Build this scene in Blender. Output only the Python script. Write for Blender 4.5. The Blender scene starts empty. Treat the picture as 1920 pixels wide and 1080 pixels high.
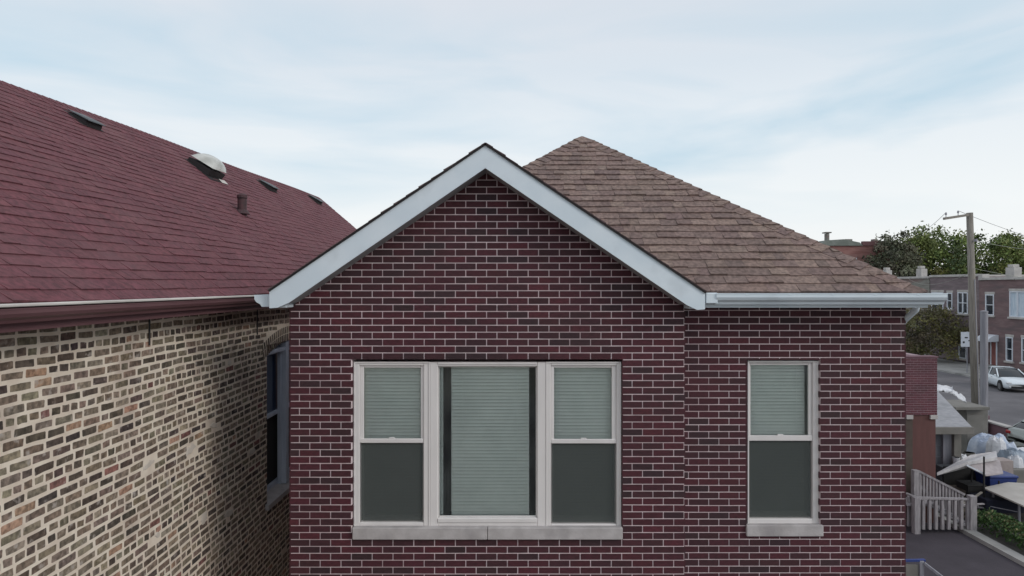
import bpy, math, random
from mathutils import Vector, Matrix, noise as mnoise
R = math.radians
random.seed(7)
C = bpy.context.scene.collection
SC = bpy.context.scene

# ------------------------------------------------------------------ camera
CAMZ = 7.2
HY = 536.0                      # horizon row in the 1920x1080 photograph
FPX = 1280.0
cam = bpy.data.cameras.new('camera'); camo = bpy.data.objects.new('camera', cam); C.objects.link(camo)
cam.sensor_width = 36; cam.lens = 24; cam.shift_y = -4 / 1920
cam.clip_start = .05; cam.clip_end = 2000
camo.location = (0, 0, CAMZ); camo.rotation_euler = (R(90), 0, 0)
SC.camera = camo
SC.view_settings.view_transform = 'Standard'; SC.view_settings.look = 'None'
SC.view_settings.exposure = 0.10; SC.view_settings.gamma = 1
# ------------------------------------------------------------------ sky
W = bpy.data.worlds.new('World'); SC.world = W; W.use_nodes = True
nt = W.node_tree; N = nt.nodes; L = nt.links; N.clear()
out = N.new('ShaderNodeOutputWorld'); bg = N.new('ShaderNodeBackground'); bg.inputs[1].default_value = .1
tc = N.new('ShaderNodeTexCoord')
sky = N.new('ShaderNodeTexSky'); sky.sky_type = 'NISHITA'; sky.sun_disc = False
sky.sun_elevation = R(27); sky.sun_rotation = R(122)
sep = N.new('ShaderNodeSeparateXYZ'); L.new(tc.outputs['Generated'], sep.inputs[0])
def wramp(stops):
    r = N.new('ShaderNodeValToRGB'); e = r.color_ramp.elements
    while len(e) < len(stops): e.new(.5)
    for i, (p, c) in enumerate(stops): e[i].position = p; e[i].color = (c[0], c[1], c[2], 1)
    return r
grad = wramp([(0, (.90, .89, .87)), (.1, (.84, .875, .885)), (.22, (.74, .80, .85)), (.3, (.66, .73, .80)), (.4, (.68, .71, .77)), (1, (.74, .76, .82))])
L.new(sep.outputs[2], grad.inputs[0])
mp = N.new('ShaderNodeMapping'); mp.inputs['Scale'].default_value = (1.9, 1.9, 8.5)
mp.inputs['Rotation'].default_value = (0, R(5), 0); mp.inputs['Location'].default_value = (1.7, 2.2, 3.6)
L.new(tc.outputs['Generated'], mp.inputs[0])
nz = N.new('ShaderNodeTexNoise'); nz.inputs['Scale'].default_value = 1.25; nz.inputs['Detail'].default_value = 5
nz.inputs['Roughness'].default_value = .48; nz.inputs['Distortion'].default_value = .35
L.new(mp.outputs[0], nz.inputs['Vector'])
msk = wramp([(.43, (0, 0, 0)), (.66, (1, 1, 1))]); L.new(nz.outputs[0], msk.inputs[0])
blue = N.new('ShaderNodeMixRGB'); blue.inputs[0].default_value = .12; blue.inputs[1].default_value = (4.9, 6.7, 7.9, 1)
L.new(sky.outputs[0], blue.inputs[2])
g10 = N.new('ShaderNodeMixRGB'); g10.blend_type = 'MULTIPLY'; g10.inputs[0].default_value = 1; g10.inputs[2].default_value = (10, 10, 10, 1)
L.new(grad.outputs[0], g10.inputs[1])
# blue patches thin out towards the horizon
hf = wramp([(0, (0, 0, 0)), (.08, (.1, .1, .1)), (.19, (.8, .8, .8)), (.29, (.85, .85, .85)), (.38, (.2, .2, .2)), (1, (.5, .5, .5))]); L.new(sep.outputs[2], hf.inputs[0])
mm = N.new('ShaderNodeMath'); mm.operation = 'MULTIPLY'; L.new(msk.outputs[0], mm.inputs[0]); L.new(hf.outputs[0], mm.inputs[1])
mx = N.new('ShaderNodeMixRGB'); L.new(mm.outputs[0], mx.inputs[0]); L.new(g10.outputs[0], mx.inputs[1]); L.new(blue.outputs[0], mx.inputs[2])
L.new(mx.outputs[0], bg.inputs[0]); L.new(bg.outputs[0], out.inputs[0])
# ------------------------------------------------------------------ sun (veiled by thin cloud)
sl = bpy.data.lights.new('sun', 'SUN'); sl.energy = 1.1; sl.angle = R(22); sl.color = (1, .95, .9)
so = bpy.data.objects.new('sun', sl); C.objects.link(so)
_d = Vector((math.sin(R(122)) * math.cos(R(27)), math.cos(R(122)) * math.cos(R(27)), math.sin(R(27))))
so.rotation_euler = _d.to_track_quat('Z', 'Y').to_euler(); so.location = (10, -20, 40)

# ================================================================== helpers
def P(px, py, D):
    return Vector(((px - 960) / FPX * D, D, CAMZ + (HY - py) / FPX * D))
def PX(px, D): return (px - 960) / FPX * D
def PZ(py, D): return CAMZ + (HY - py) / FPX * D

def material(name, col, rough=.8, var=None, vscale=8, bump=0, bscale=40, metal=0, attr=False, spec=.5, detail=4, stretch=(1, 1, 1), var2=None, v2scale=1.5, v2range=(.5, .7)):
    m = bpy.data.materials.new(name); m.use_nodes = True
    t = m.node_tree; b = t.nodes['Principled BSDF']
    b.inputs['Roughness'].default_value = rough; b.inputs['Metallic'].default_value = metal
    b.inputs['Specular IOR Level'].default_value = spec
    tc = t.nodes.new('ShaderNodeTexCoord'); mp = t.nodes.new('ShaderNodeMapping'); mp.inputs['Scale'].default_value = stretch
    t.links.new(tc.outputs['Object'], mp.inputs[0])
    src = None
    if attr:
        a = t.nodes.new('ShaderNodeAttribute'); a.attribute_name = 'Col'; src = a.outputs['Color']
    if var is not None:
        n = t.nodes.new('ShaderNodeTexNoise'); n.inputs['Scale'].default_value = vscale; n.inputs['Detail'].default_value = detail
        t.links.new(mp.outputs[0], n.inputs['Vector'])
        r = t.nodes.new('ShaderNodeValToRGB'); r.color_ramp.elements[0].position = .36; r.color_ramp.elements[1].position = .64
        if attr:
            r.color_ramp.elements[0].color = (var[0], var[0], var[0], 1); r.color_ramp.elements[1].color = (var[1], var[1], var[1], 1)
            t.links.new(n.outputs[0], r.inputs[0])
            q = t.nodes.new('ShaderNodeMixRGB'); q.blend_type = 'MULTIPLY'; q.inputs[0].default_value = 1
            t.links.new(src, q.inputs[1]); t.links.new(r.outputs[0], q.inputs[2]); src = q.outputs[0]
        else:
            r.color_ramp.elements[0].color = (*col, 1); r.color_ramp.elements[1].color = (*var, 1)
            t.links.new(n.outputs[0], r.inputs[0]); src = r.outputs[0]
    if var2 is not None:
        n = t.nodes.new('ShaderNodeTexNoise'); n.inputs['Scale'].default_value = v2scale; n.inputs['Detail'].default_value = 6
        t.links.new(mp.outputs[0], n.inputs['Vector'])
        r = t.nodes.new('ShaderNodeValToRGB'); r.color_ramp.elements[0].position = v2range[0]; r.color_ramp.elements[1].position = v2range[1]
        t.links.new(n.outputs[0], r.inputs[0])
        q = t.nodes.new('ShaderNodeMixRGB'); t.links.new(r.outputs[0], q.inputs[0])
        if src is None: q.inputs[1].default_value = (*col, 1)
        else: t.links.new(src, q.inputs[1])
        q.inputs[2].default_value = (*var2, 1); src = q.outputs[0]
    if src is None: b.inputs['Base Color'].default_value = (*col, 1)
    else: t.links.new(src, b.inputs['Base Color'])
    if bump:
        n = t.nodes.new('ShaderNodeTexNoise'); n.inputs['Scale'].default_value = bscale; n.inputs['Detail'].default_value = 5
        t.links.new(mp.outputs[0], n.inputs['Vector'])
        k = t.nodes.new('ShaderNodeBump'); k.inputs['Strength'].default_value = 1; k.inputs['Distance'].default_value = bump
        t.links.new(n.outputs[0], k.inputs['Height']); t.links.new(k.outputs[0], b.inputs['Normal'])
    return m

class MB:
    def __init__(s): s.v = []; s.f = []; s.c = []; s.m = []; s.mi = 0
    def poly(s, pts, col=(1, 1, 1)):
        b = len(s.v); s.v += [tuple(p) for p in pts]; s.f.append(tuple(range(b, b + len(pts)))); s.c.append(col); s.m.append(s.mi)
    def faces(s, pts, fs, col=(1, 1, 1)):
        b = len(s.v); s.v += [tuple(p) for p in pts]
        for f in fs: s.f.append(tuple(b + i for i in f)); s.c.append(col); s.m.append(s.mi)
    def box(s, a, b, col=(1, 1, 1)):
        x0, x1 = sorted((a[0], b[0])); y0, y1 = sorted((a[1], b[1])); z0, z1 = sorted((a[2], b[2]))
        p = [(x0, y0, z0), (x1, y0, z0), (x1, y1, z0), (x0, y1, z0), (x0, y0, z1), (x1, y0, z1), (x1, y1, z1), (x0, y1, z1)]
        s.faces(p, [(3, 2, 1, 0), (4, 5, 6, 7), (0, 1, 5, 4), (1, 2, 6, 5), (2, 3, 7, 6), (3, 0, 4, 7)], col)
    def bbox(s, a, b, r=.006, col=(1, 1, 1)):
        # box with chamfered edges
        x0, x1 = sorted((a[0], b[0])); y0, y1 = sorted((a[1], b[1])); z0, z1 = sorted((a[2], b[2]))
        c = Vector(((x0 + x1) / 2, (y0 + y1) / 2, (z0 + z1) / 2)); h = Vector(((x1 - x0) / 2, (y1 - y0) / 2, (z1 - z0) / 2))
        r = min(r, min(h) * .9)
        idx = {}; pts = []
        for sx in (-1, 1):
            for sy in (-1, 1):
                for sz in (-1, 1):
                    for ax in range(3):
                        q = [sx * (h.x - r), sy * (h.y - r), sz * (h.z - r)]; q[ax] = (sx, sy, sz)[ax] * h[ax]
                        idx[(sx, sy, sz, ax)] = len(pts); pts.append(c + Vector(q))
        fs = []
        for ax in range(3):
            o = [i for i in range(3) if i != ax]
            for sg in (-1, 1):
                loop = []
                for (p, q) in ((-1, -1), (1, -1), (1, 1), (-1, 1)):
                    k = [0, 0, 0]; k[ax] = sg; k[o[0]] = p; k[o[1]] = q; loop.append(idx[(*k, ax)])
                fs.append(tuple(loop))
        for ax in range(3):        # edges along ax
            o = [i for i in range(3) if i != ax]
            for p in (-1, 1):
                for q in (-1, 1):
                    k0 = [0, 0, 0]; k0[ax] = -1; k0[o[0]] = p; k0[o[1]] = q; k1 = list(k0); k1[ax] = 1
                    fs.append((idx[(*k0, o[0])], idx[(*k0, o[1])], idx[(*k1, o[1])], idx[(*k1, o[0])]))
        for sx in (-1, 1):
            for sy in (-1, 1):
                for sz in (-1, 1): fs.append(tuple(idx[(sx, sy, sz, a)] for a in range(3)))
        s.faces(pts, fs, col)
    def bar(s, a, b, w, h, up=(0, 0, 1), col=(1, 1, 1)):
        a = Vector(a); b = Vector(b); d = (b - a).normalized(); x = d.cross(Vector(up))
        if x.length < 1e-4: x = d.cross(Vector((0, 1, 0)))
        x.normalize(); z = x.cross(d).normalized()
        p = []
        for q in (a, b):
            for (i, j) in ((-1, -1), (1, -1), (1, 1), (-1, 1)): p.append(q + x * (w / 2 * i) + z * (h / 2 * j))
        s.faces(p, [(0, 1, 2, 3), (7, 6, 5, 4), (0, 4, 5, 1), (1, 5, 6, 2), (2, 6, 7, 3), (3, 7, 4, 0)], col)
    def tube(s, path, r, n=10, col=(1, 1, 1), caps=True):
        path = [Vector(p) for p in path]
        if not hasattr(r, '__len__'): r = [r] * len(path)
        base = len(s.v); pts = []
        for i, p in enumerate(path):
            d = (path[min(i + 1, len(path) - 1)] - path[max(i - 1, 0)]).normalized()
            x = d.cross(Vector((0, 0, 1)))
            if x.length < 1e-3: x = Vector((1, 0, 0))
            x.normalize(); y = d.cross(x).normalized()
            for k in range(n):
                a = 2 * math.pi * k / n; pts.append(p + (x * math.cos(a) + y * math.sin(a)) * r[i])
        fs = []
        for i in range(len(path) - 1):
            for k in range(n):
                k2 = (k + 1) % n; fs.append((i * n + k, i * n + k2, (i + 1) * n + k2, (i + 1) * n + k))
        if caps: fs.append(tuple(reversed(range(n)))); fs.append(tuple((len(path) - 1) * n + k for k in range(n)))
        s.faces(pts, fs, col)
    def prism(s, pts2, f0, f1, col=(1, 1, 1)):
        # pts2 list of 2D, f0/f1 map 2D to 3D at both ends
        n = len(pts2); a = [f0(*p) for p in pts2]; b = [f1(*p) for p in pts2]
        s.faces(a + b, [tuple(range(n))[::-1], tuple(range(n, 2 * n))] + [(i, (i + 1) % n, n + (i + 1) % n, n + i) for i in range(n)], col)
    def build(s, name, mats, parent=None, smooth=False, bevel=0):
        me = bpy.data.meshes.new(name)
        o3 = parent_origin(parent)
        me.from_pydata([(v[0] - o3[0], v[1] - o3[1], v[2] - o3[2]) for v in s.v], [], s.f)
        if not isinstance(mats, (list, tuple)): mats = [mats]
        for m in mats: me.materials.append(m)
        me.polygons.foreach_set('material_index', s.m)
        if any(c != (1, 1, 1) for c in s.c):
            at = me.color_attributes.new('Col', 'FLOAT_COLOR', 'CORNER'); arr = []
            for f, c in zip(s.f, s.c): arr += [c[0], c[1], c[2], 1.0] * len(f)
            at.data.foreach_set('color', arr)
        if smooth: me.polygons.foreach_set('use_smooth', [True] * len(me.polygons))
        me.validate(); me.update()
        o = bpy.data.objects.new(name, me); C.objects.link(o)
        if parent is not None: o.parent = parent
        if bevel:
            import bmesh
            bm = bmesh.new(); bm.from_mesh(me); bmesh.ops.recalc_face_normals(bm, faces=bm.faces); bm.to_mesh(me); bm.free()
        return o

def parent_origin(p):
    x = Vector((0, 0, 0))
    while p is not None: x += p.location; p = p.parent
    return x
def tag(o, label=None, cat=None, group=None, kind=None):
    if label: o['label'] = label
    if cat: o['category'] = cat
    if group: o['group'] = group
    if kind: o['kind'] = kind
    return o
def thing(name, loc, label, cat, group=None):
    o = bpy.data.objects.new(name, None); C.objects.link(o); o.location = loc; o.empty_display_size = .3
    return tag(o, label, cat, group)

def clip_convex(poly, cl):
    # Sutherland-Hodgman; cl counter-clockwise convex
    outp = list(poly)
    for i in range(len(cl)):
        a = cl[i]; b = cl[(i + 1) % len(cl)]; inp = outp; outp = []
        def side(p): return (b[0] - a[0]) * (p[1] - a[1]) - (b[1] - a[1]) * (p[0] - a[0])
        for j in range(len(inp)):
            p = inp[j]; q = inp[(j + 1) % len(inp)]; sp = side(p); sq = side(q)
            if sp >= 0: outp.append(p)
            if (sp >= 0) != (sq >= 0):
                t = sp / (sp - sq); outp.append((p[0] + (q[0] - p[0]) * t, p[1] + (q[1] - p[1]) * t))
        if not outp: return []
    return outp
def area(p): return abs(sum(p[i][0] * p[(i + 1) % len(p)][1] - p[(i + 1) % len(p)][0] * p[i][1] for i in range(len(p)))) / 2
def minus(rect, h):
    x0, y0, x1, y1 = rect; a, b, c, d = h
    if x1 <= a or x0 >= c or y1 <= b or y0 >= d: return [rect]
    r = []
    if x0 < a: r.append((x0, y0, a, y1))
    if x1 > c: r.append((c, y0, x1, y1))
    xa, xb = max(x0, a), min(x1, c)
    if y0 < b: r.append((xa, y0, xb, b))
    if y1 > d: r.append((xa, d, xb, y1))
    return r

def lay_bricks(mb, mapf, u0, u1, v0, v1, pu, pv, joint, uph, vph, colf, clip=None, holes=(), proud=.005, depth=.05, jit=0, headers=0, skip=None, rag=0, endmix=False):
    k0 = int(math.floor((v0 - vph) / pv)); k1 = int(math.ceil((v1 - vph) / pv))
    for k in range(k0, k1):
        za = vph + k * pv + joint / 2; zb = za + pv - joint
        if zb < v0 or za > v1: continue
        za = max(za, v0); zb = min(zb, v1)
        if zb - za < .008: continue
        hd = headers and (k % headers == 0)
        p = pu / 2 if hd else pu
        off = uph + (k % 2) * pu / 2 + (pu / 4 if hd else 0)
        if rag: off += random.uniform(-.04, .04)
        i = int(math.floor((u0 - off) / p)) - 1
        u = off + i * p
        while u < u1:
            w = p
            if rag:
                w = p * random.uniform(.9, 1.08)
                if not hd and random.random() < .10: w = p * .55
            a, b = u + joint / 2, u + w - joint / 2
            u += w
            a = max(a, u0); b = min(b, u1)
            if u1 - b < joint * 1.7: b = u1
            if a - u0 < joint * 1.7: a = u0
            if b - a < .03: continue
            if skip and skip((a + b) / 2, (za + zb) / 2): continue
            rs = [(a, za, b, zb)]
            for h in holes: rs = [q for r in rs for q in minus(r, h)]
            col = colf()
            pr = proud + random.uniform(-jit, jit)
            for (x0, y0, x1, y1) in rs:
                if x1 - x0 < .012 or y1 - y0 < .01: continue
                if rag:
                    dx, dy = x1 - x0, y1 - y0; j = rag
                    base = [(.0, .08), (.035, 0), (.5, 0), (.965, 0), (1, .08), (1, .92), (.965, 1), (.5, 1), (.035, 1), (0, .92)]
                    cx = random.uniform(-.004, .004); cy = random.uniform(-.005, .005); sk = random.uniform(-.006, .006)
                    poly = [(x0 + dx * p_[0] + random.uniform(-j, j) + cx, y0 + dy * p_[1] + random.uniform(-j, j) * .8 + cy + sk * (p_[0] - .5)) for p_ in base]
                else:
                    poly = [(x0, y0), (x1, y0), (x1, y1), (x0, y1)]
                if clip:
                    poly = clip_convex(poly, clip)
                if len(poly) < 3 or area(poly) < .0004: continue
                n = len(poly)
                tl = random.uniform(-jit, jit) * .8
                cxm = (x0 + x1) / 2
                top = [mapf(q[0], q[1], pr + tl * (q[0] - cxm) * 8) for q in poly]
                if rag:
                    # worn, rounded arris
                    ce = (sum(q[0] for q in poly) / n, sum(q[1] for q in poly) / n)
                    ins = [(q[0] + (ce[0] - q[0]) * .08, q[1] + (ce[1] - q[1]) * .16) for q in poly]
                    top = [mapf(q[0], q[1], pr) for q in ins]; mid = [mapf(q[0], q[1], pr - .003) for q in poly]
                    bot = [mapf(q[0], q[1], -depth) for q in poly]
                    mb.faces(top + mid + bot, [tuple(range(n))] + [(i, n + i, n + (i + 1) % n, (i + 1) % n) for i in range(n)] + [(n + i, 2 * n + i, 2 * n + (i + 1) % n, n + (i + 1) % n) for i in range(n)], col)
                else:
                    bot = [mapf(q[0], q[1], -depth) for q in poly]
                    mb.faces(top + bot, [tuple(range(n))] + [(i, n + i, n + (i + 1) % n, (i + 1) % n) for i in range(n)], col)

def slab(mb, mapf, u0, u1, v0, v1, holes, t):
    # wall slab, front at n=0, back n=-t, rectangular openings
    us = sorted({u0, u1, *[h[0] for h in holes], *[h[2] for h in holes]}); vs = sorted({v0, v1, *[h[1] for h in holes], *[h[3] for h in holes]})
    inside = lambda a, b: any(h[0] < a < h[2] and h[1] < b < h[3] for h in holes)
    full = {}
    for i in range(len(us) - 1):
        for j in range(len(vs) - 1): full[(i, j)] = not inside((us[i] + us[i + 1]) / 2, (vs[j] + vs[j + 1]) / 2)
    for (i, j), ok in full.items():
        if not ok: continue
        a, b, c, d = us[i], us[i + 1], vs[j], vs[j + 1]
        mb.poly([mapf(a, c, 0), mapf(b, c, 0), mapf(b, d, 0), mapf(a, d, 0)])
        mb.poly([mapf(a, c, -t), mapf(a, d, -t), mapf(b, d, -t), mapf(b, c, -t)])
        for (di, dj, e) in ((-1, 0, ((a, c), (a, d))), (1, 0, ((b, c), (b, d))), (0, -1, ((a, c), (b, c))), (0, 1, ((a, d), (b, d)))):
            if not full.get((i + di, j + dj), False):
                (p, q) = e; mb.poly([mapf(*p, 0), mapf(*q, 0), mapf(*q, -t), mapf(*p, -t)])

def shingles(mb, mapf, clip, expo, thick, colf, wmin=.14, wmax=.32, umin=None, umax=None, vmin=None, vmax=None, wav=0):
    us = [p[0] for p in clip]; vs = [p[1] for p in clip]
    umin, umax, vmin, vmax = min(us), max(us), min(vs), max(vs)
    k = 0; v = vmin
    while v < vmax:
        u = umin - random.uniform(0, wmax); base = random.uniform(-.0012, .0012)
        while u < umax:
            w = random.uniform(wmin, wmax); th = thick * random.choice((.62, .62, 1.0, 1.0, 1.25)); sag = random.uniform(-wav, wav)
            poly = clip_convex([(u, v - sag), (u + w - .002, v - sag * .3), (u + w - .002, v + expo + .01), (u, v + expo + .01)], clip)
            u += w
            if len(poly) < 3 or area(poly) < .0003: continue
            n = len(poly); col = colf()
            hgt = lambda q: max(.0015, th * (1 - (q[1] - v) / (expo * 1.1))) + base + .002
            top = [mapf(q[0], q[1], hgt(q)) for q in poly]; bot = [mapf(q[0], q[1], -.004) for q in poly]
            mb.faces(top + bot, [tuple(range(n))] + [(i, n + i, n + (i + 1) % n, (i + 1) % n) for i in range(n)], col)
        v += expo; k += 1

def vary(col, a=.12):
    k = 1 + random.uniform(-a, a); return tuple(c * k * (1 + random.uniform(-a, a) * .35) for c in col)

# ================================================================== materials
M = {}
M['brick'] = material('purple_brick', (0.1, 0.03, 0.04), .75, var=(.78, 1.25), vscale=30, attr=True, bump=.002, bscale=60, stretch=(1, 1, 3), var2=(.026, .017, .019), v2scale=.8, v2range=(.5, 1.0))
M['mortar'] = material('grey_pink_mortar', (.78, .64, .66), .9, var=(.86, .74, .75), vscale=14, bump=.002, bscale=90, var2=(.55, .42, .43), v2scale=1.1, v2range=(.5, .72))
M['oldbrick'] = material('common_brick', (.1, .08, .07), .9, var=(.6, 1.35), vscale=26, attr=True, bump=.006, bscale=45, var2=(.40, .36, .32), v2scale=13, v2range=(.60, .74))
M['oldmortar'] = material('smeared_lime_mortar', (.68, .58, .475), .95, var=(.80, .71, .59), vscale=5, bump=.006, bscale=30, var2=(.50, .41, .345), v2scale=2.2, v2range=(.55, .75))
M['patchmortar'] = material('mortar_patch', (.55, .49, .42), .95, var=(.62, .56, .49), vscale=9, bump=.004, bscale=30)
M['redroof'] = material('red_shingle', (1, 1, 1), .9, var=(.72, 1.28), vscale=22, attr=True, bump=.003, bscale=90, detail=8, var2=(.16, .075, .08), v2scale=.9, v2range=(.5, .95))
M['brownroof'] = material('brown_shingle', (1, 1, 1), .9, var=(.72, 1.28), vscale=26, attr=True, bump=.003, bscale=110, detail=8)
M['white'] = material('white_aluminium', (.64, .73, .79), .45, var=(.70, .78, .83), vscale=3, bump=.0008, bscale=8, var2=(.52, .58, .62), v2scale=2.5, v2range=(.55, .8))
M['vinyl'] = material('white_vinyl', (.66, .635, .62), .5, var=(.73, .70, .685), vscale=4, stretch=(1, 1, .3))
M['sillstone'] = material('grey_limestone', (.40, .375, .37), .85, var=(.48, .455, .45), vscale=9, bump=.003, bscale=50, var2=(.32, .30, .30), v2scale=4)
M['dark'] = material('dark_interior', (.02, .02, .02), .9)
M['blind'] = material('blind_slat', (.84, .86, .83), .6, var=(.90, .91, .88), vscale=3)
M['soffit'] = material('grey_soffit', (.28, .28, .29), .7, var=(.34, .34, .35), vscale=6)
M['black'] = material('black_edge', (.015, .013, .014), .8)
M['redgutter'] = material('maroon_gutter', (.11, .05, .055), .5, var=(.15, .075, .08), vscale=2, stretch=(3, .5, 3))
M['drip'] = material('pale_drip_edge', (.45, .42, .39), .6, var=(.62, .59, .55), vscale=1.2, detail=6)
M['bluewhite'] = material('weathered_blue_white_paint', (.46, .52, .62), .6, var=(.58, .64, .74), vscale=7, stretch=(1, 1, .2), bump=.002, bscale=30)
M['asphalt'] = material('asphalt', (.105, .10, .108), .9, var=(.14, .135, .145), vscale=.6, bump=.01, bscale=40, var2=(.085, .082, .09), v2scale=.25)
M['yard'] = material('dark_yard_paving', (.042, .036, .045), .9, var=(.055, .047, .058), vscale=1.2, bump=.01, bscale=25)
M['ground'] = material('town_ground', (.09, .085, .07), .95, var=(.13, .12, .095), vscale=.15, bump=.02, bscale=8)
M['conc'] = material('concrete', (.27, .27, .26), .9, var=(.36, .355, .34), vscale=1.1, bump=.004, bscale=30, var2=(.2, .2, .19), v2scale=.7)
M['darkconc'] = material('stained_concrete', (.15, .145, .13), .9, var=(.2, .19, .175), vscale=1.6, bump=.004, bscale=30)
M['pole'] = material('weathered_pole_timber', (.17, .155, .135), .9, var=(.26, .24, .21), vscale=4, stretch=(6, 6, .4), bump=.006, bscale=14)
M['metalpole'] = material('galvanised_pole', (.22, .22, .25), .55, var=(.3, .3, .33), vscale=3, stretch=(4, 4, .3), metal=.2)
M['wood'] = material('grey_weathered_wood', (.22, .205, .215), .85, var=(.33, .31, .32), vscale=9, stretch=(2, 2, .4), bump=.004, bscale=30)
M['wire'] = material('wire', (.04, .04, .04), .6)
M['wirepale'] = material('pale_wire', (.28, .3, .26), .6)
M['leaf'] = material('leaf', (1, 1, 1), .75, attr=True, var=(.75, 1.3), vscale=.5)
M['bark'] = material('bark', (.07, .055, .045), .95, var=(.12, .10, .08), vscale=8, bump=.01, bscale=20)
M['rubber'] = material('rubber', (.015, .015, .016), .8)
M['carglass'] = material('car_glass', (.012, .016, .02), .08)
M['rim'] = material('alloy', (.25, .26, .27), .35, metal=.8)
M['chrome'] = material('chrome', (.6, .6, .6), .2, metal=1)
M['carwhite'] = material('white_car_paint', (.66, .72, .76), .2)
M['carsilver'] = material('silver_car_paint', (.30, .33, .31), .3, metal=.4)
M['redlamp'] = material('red_lens', (.35, .02, .02), .2)
M['clearlamp'] = material('clear_lens', (.6, .62, .64), .1)
M['winglass'] = material('window_glass_dark', (.025, .032, .045), .08, spec=.8)

def glass(name, tint, fac=.5, haze=0, hazecol=(.3, .36, .34), lo=.1, hi=2.6):
    m = bpy.data.materials.new(name); m.use_nodes = True; t = m.node_tree; n = t.nodes; n.clear()
    o = n.new('ShaderNodeOutputMaterial'); tr = n.new('ShaderNodeBsdfTransparent'); tr.inputs[0].default_value = (*tint, 1)
    gl = n.new('ShaderNodeBsdfGlossy'); gl.inputs['Roughness'].default_value = .03; gl.inputs[0].default_value = (.9, 1, .97, 1)
    fr = n.new('ShaderNodeFresnel'); fr.inputs[0].default_value = 1.5
    mx = n.new('ShaderNodeMixShader'); mt = n.new('ShaderNodeMath'); mt.operation = 'MULTIPLY'; mt.inputs[1].default_value = fac
    t.links.new(fr.outputs[0], mt.inputs[0]); t.links.new(mt.outputs[0], mx.inputs[0]); t.links.new(tr.outputs[0], mx.inputs[1]); t.links.new(gl.outputs[0], mx.inputs[2])
    last = mx.outputs[0]
    if haze:
        df = n.new('ShaderNodeBsdfDiffuse'); df.inputs[0].default_value = (*hazecol, 1)
        m2 = n.new('ShaderNodeMixShader'); m2.inputs[0].default_value = haze
        nz = n.new('ShaderNodeTexNoise'); nz.inputs['Scale'].default_value = 4.5; nz.inputs['Detail'].default_value = 3
        tcn = n.new('ShaderNodeTexCoord'); t.links.new(tcn.outputs['Object'], nz.inputs['Vector'])
        rr = n.new('ShaderNodeMapRange'); rr.inputs['From Min'].default_value = .3; rr.inputs['From Max'].default_value = .7; rr.inputs['To Min'].default_value = haze * lo; rr.inputs['To Max'].default_value = haze * hi
        t.links.new(nz.outputs[0], rr.inputs['Value']); t.links.new(rr.outputs[0], m2.inputs[0])
        t.links.new(last, m2.inputs[1]); t.links.new(df.outputs[0], m2.inputs[2]); last = m2.outputs[0]
    t.links.new(last, o.inputs[0]); return m
M['pane'] = glass('pane_glass', (.975, .99, .982), 1.1, haze=.028, hazecol=(.55, .60, .58), lo=.3, hi=2.0)  # cloudy diffuse haze painted in to stand for reflections in the glass
M['screen'] = glass('insect_screen', (.62, .64, .63), .1, haze=.5, hazecol=(.13, .145, .14), lo=.95, hi=1.05)

# ================================================================== setting
def sheet(name, x0, x1, y0, y1, z, mat, n=1):
    mb = MB(); mb.poly([(x0, y0, z), (x1, y0, z), (x1, y1, z), (x0, y1, z)]); o = mb.build(name, mat); tag(o, kind='structure'); return o
sheet('ground', -500, 700, -300, 900, 0, M['ground'])
sheet('road', 22.75, 36, -200, 600, .012, M['asphalt'])
mb = MB(); mb.box((36, -200, .0), (41.6, 600, .15)); tag(mb.build('pavement', M['conc']), kind='structure')
mb = MB(); mb.box((22.3, 32.4, .0), (22.75, 600, .14)); tag(mb.build('near_pavement', M['conc']), kind='structure')
sheet('yard', -9, 13.1, -30, 30, .008, M['yard'])
sheet('side_yard', 13.5, 22.75, 10, 40, .006, material('bare_soil', (.05, .048, .045), .95, var=(.08, .075, .07), vscale=2, bump=.02, bscale=10))
mb = MB(); mb.box((13.1, 5, 0), (13.42, 22, .12)); tag(mb.build('yard_kerb', M['conc']), kind='structure')

# ================================================================== main house
house = thing('brick_house', (0.9, 12, 0), 'dark purple-red brick house with white gable trim, brown hip roof and blinds in its windows', 'house')
DG, DR = 6.69, 6.87
def hcol():
    r = random.random()
    if r < .62: return vary((.061, .0125, .0195), .12)
    if r < .86: return vary((.047, .013, .0185), .12)
    if r < .94: return vary((.037, .0145, .019), .12)
    return vary((.076, .014, .022), .1)
# gable wall ----------------------------------------------------------
GX0, GX1 = PX(543, DG), PX(1285, DG)
def HR(x0, y0, x1, y1, D): return (PX(x0, D), PZ(y1, D), PX(x1, D), PZ(y0, D))
WA = HR(662, 676, 1166, 1010, DG)                 # triple window opening incl. sill
mapG = lambda u, v, n: Vector((u, DG - n, v))
apex = (-.25, 8.50)
zs = 6.98
mb = MB()
s_ = (apex[1] - zs) / (apex[0] - GX0)
clipG = [(GX0, 0), (GX1, 0), (GX1, zs + .02), apex, (GX0, zs)]
lay_bricks(mb, mapG, GX0, GX1, 3.0, 8.5, .2037, .0677, .0092, -.249, 8.2366 - .0677 * 60, hcol, clip=clipG, holes=[WA], proud=.005, jit=.0012, depth=.06)
gw = mb; mbm = MB()
E = .012
hm = (WA[0] - E, WA[1] - E, WA[2] + E, WA[3] + E)
slab(mbm, mapG, GX0 + .012, GX1 - .012, 0.0, zs, [hm], .2)
mbm.prism([(GX0 + .012, zs), (GX1 - .012, zs), (apex[0], apex[1] - .01)], lambda u, v: mapG(u, v, 0), lambda u, v: mapG(u, v, -.2))
ow = mbm.build('wall', M['mortar'], house); gw.build('brickwork', M['brick'], ow)
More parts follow.
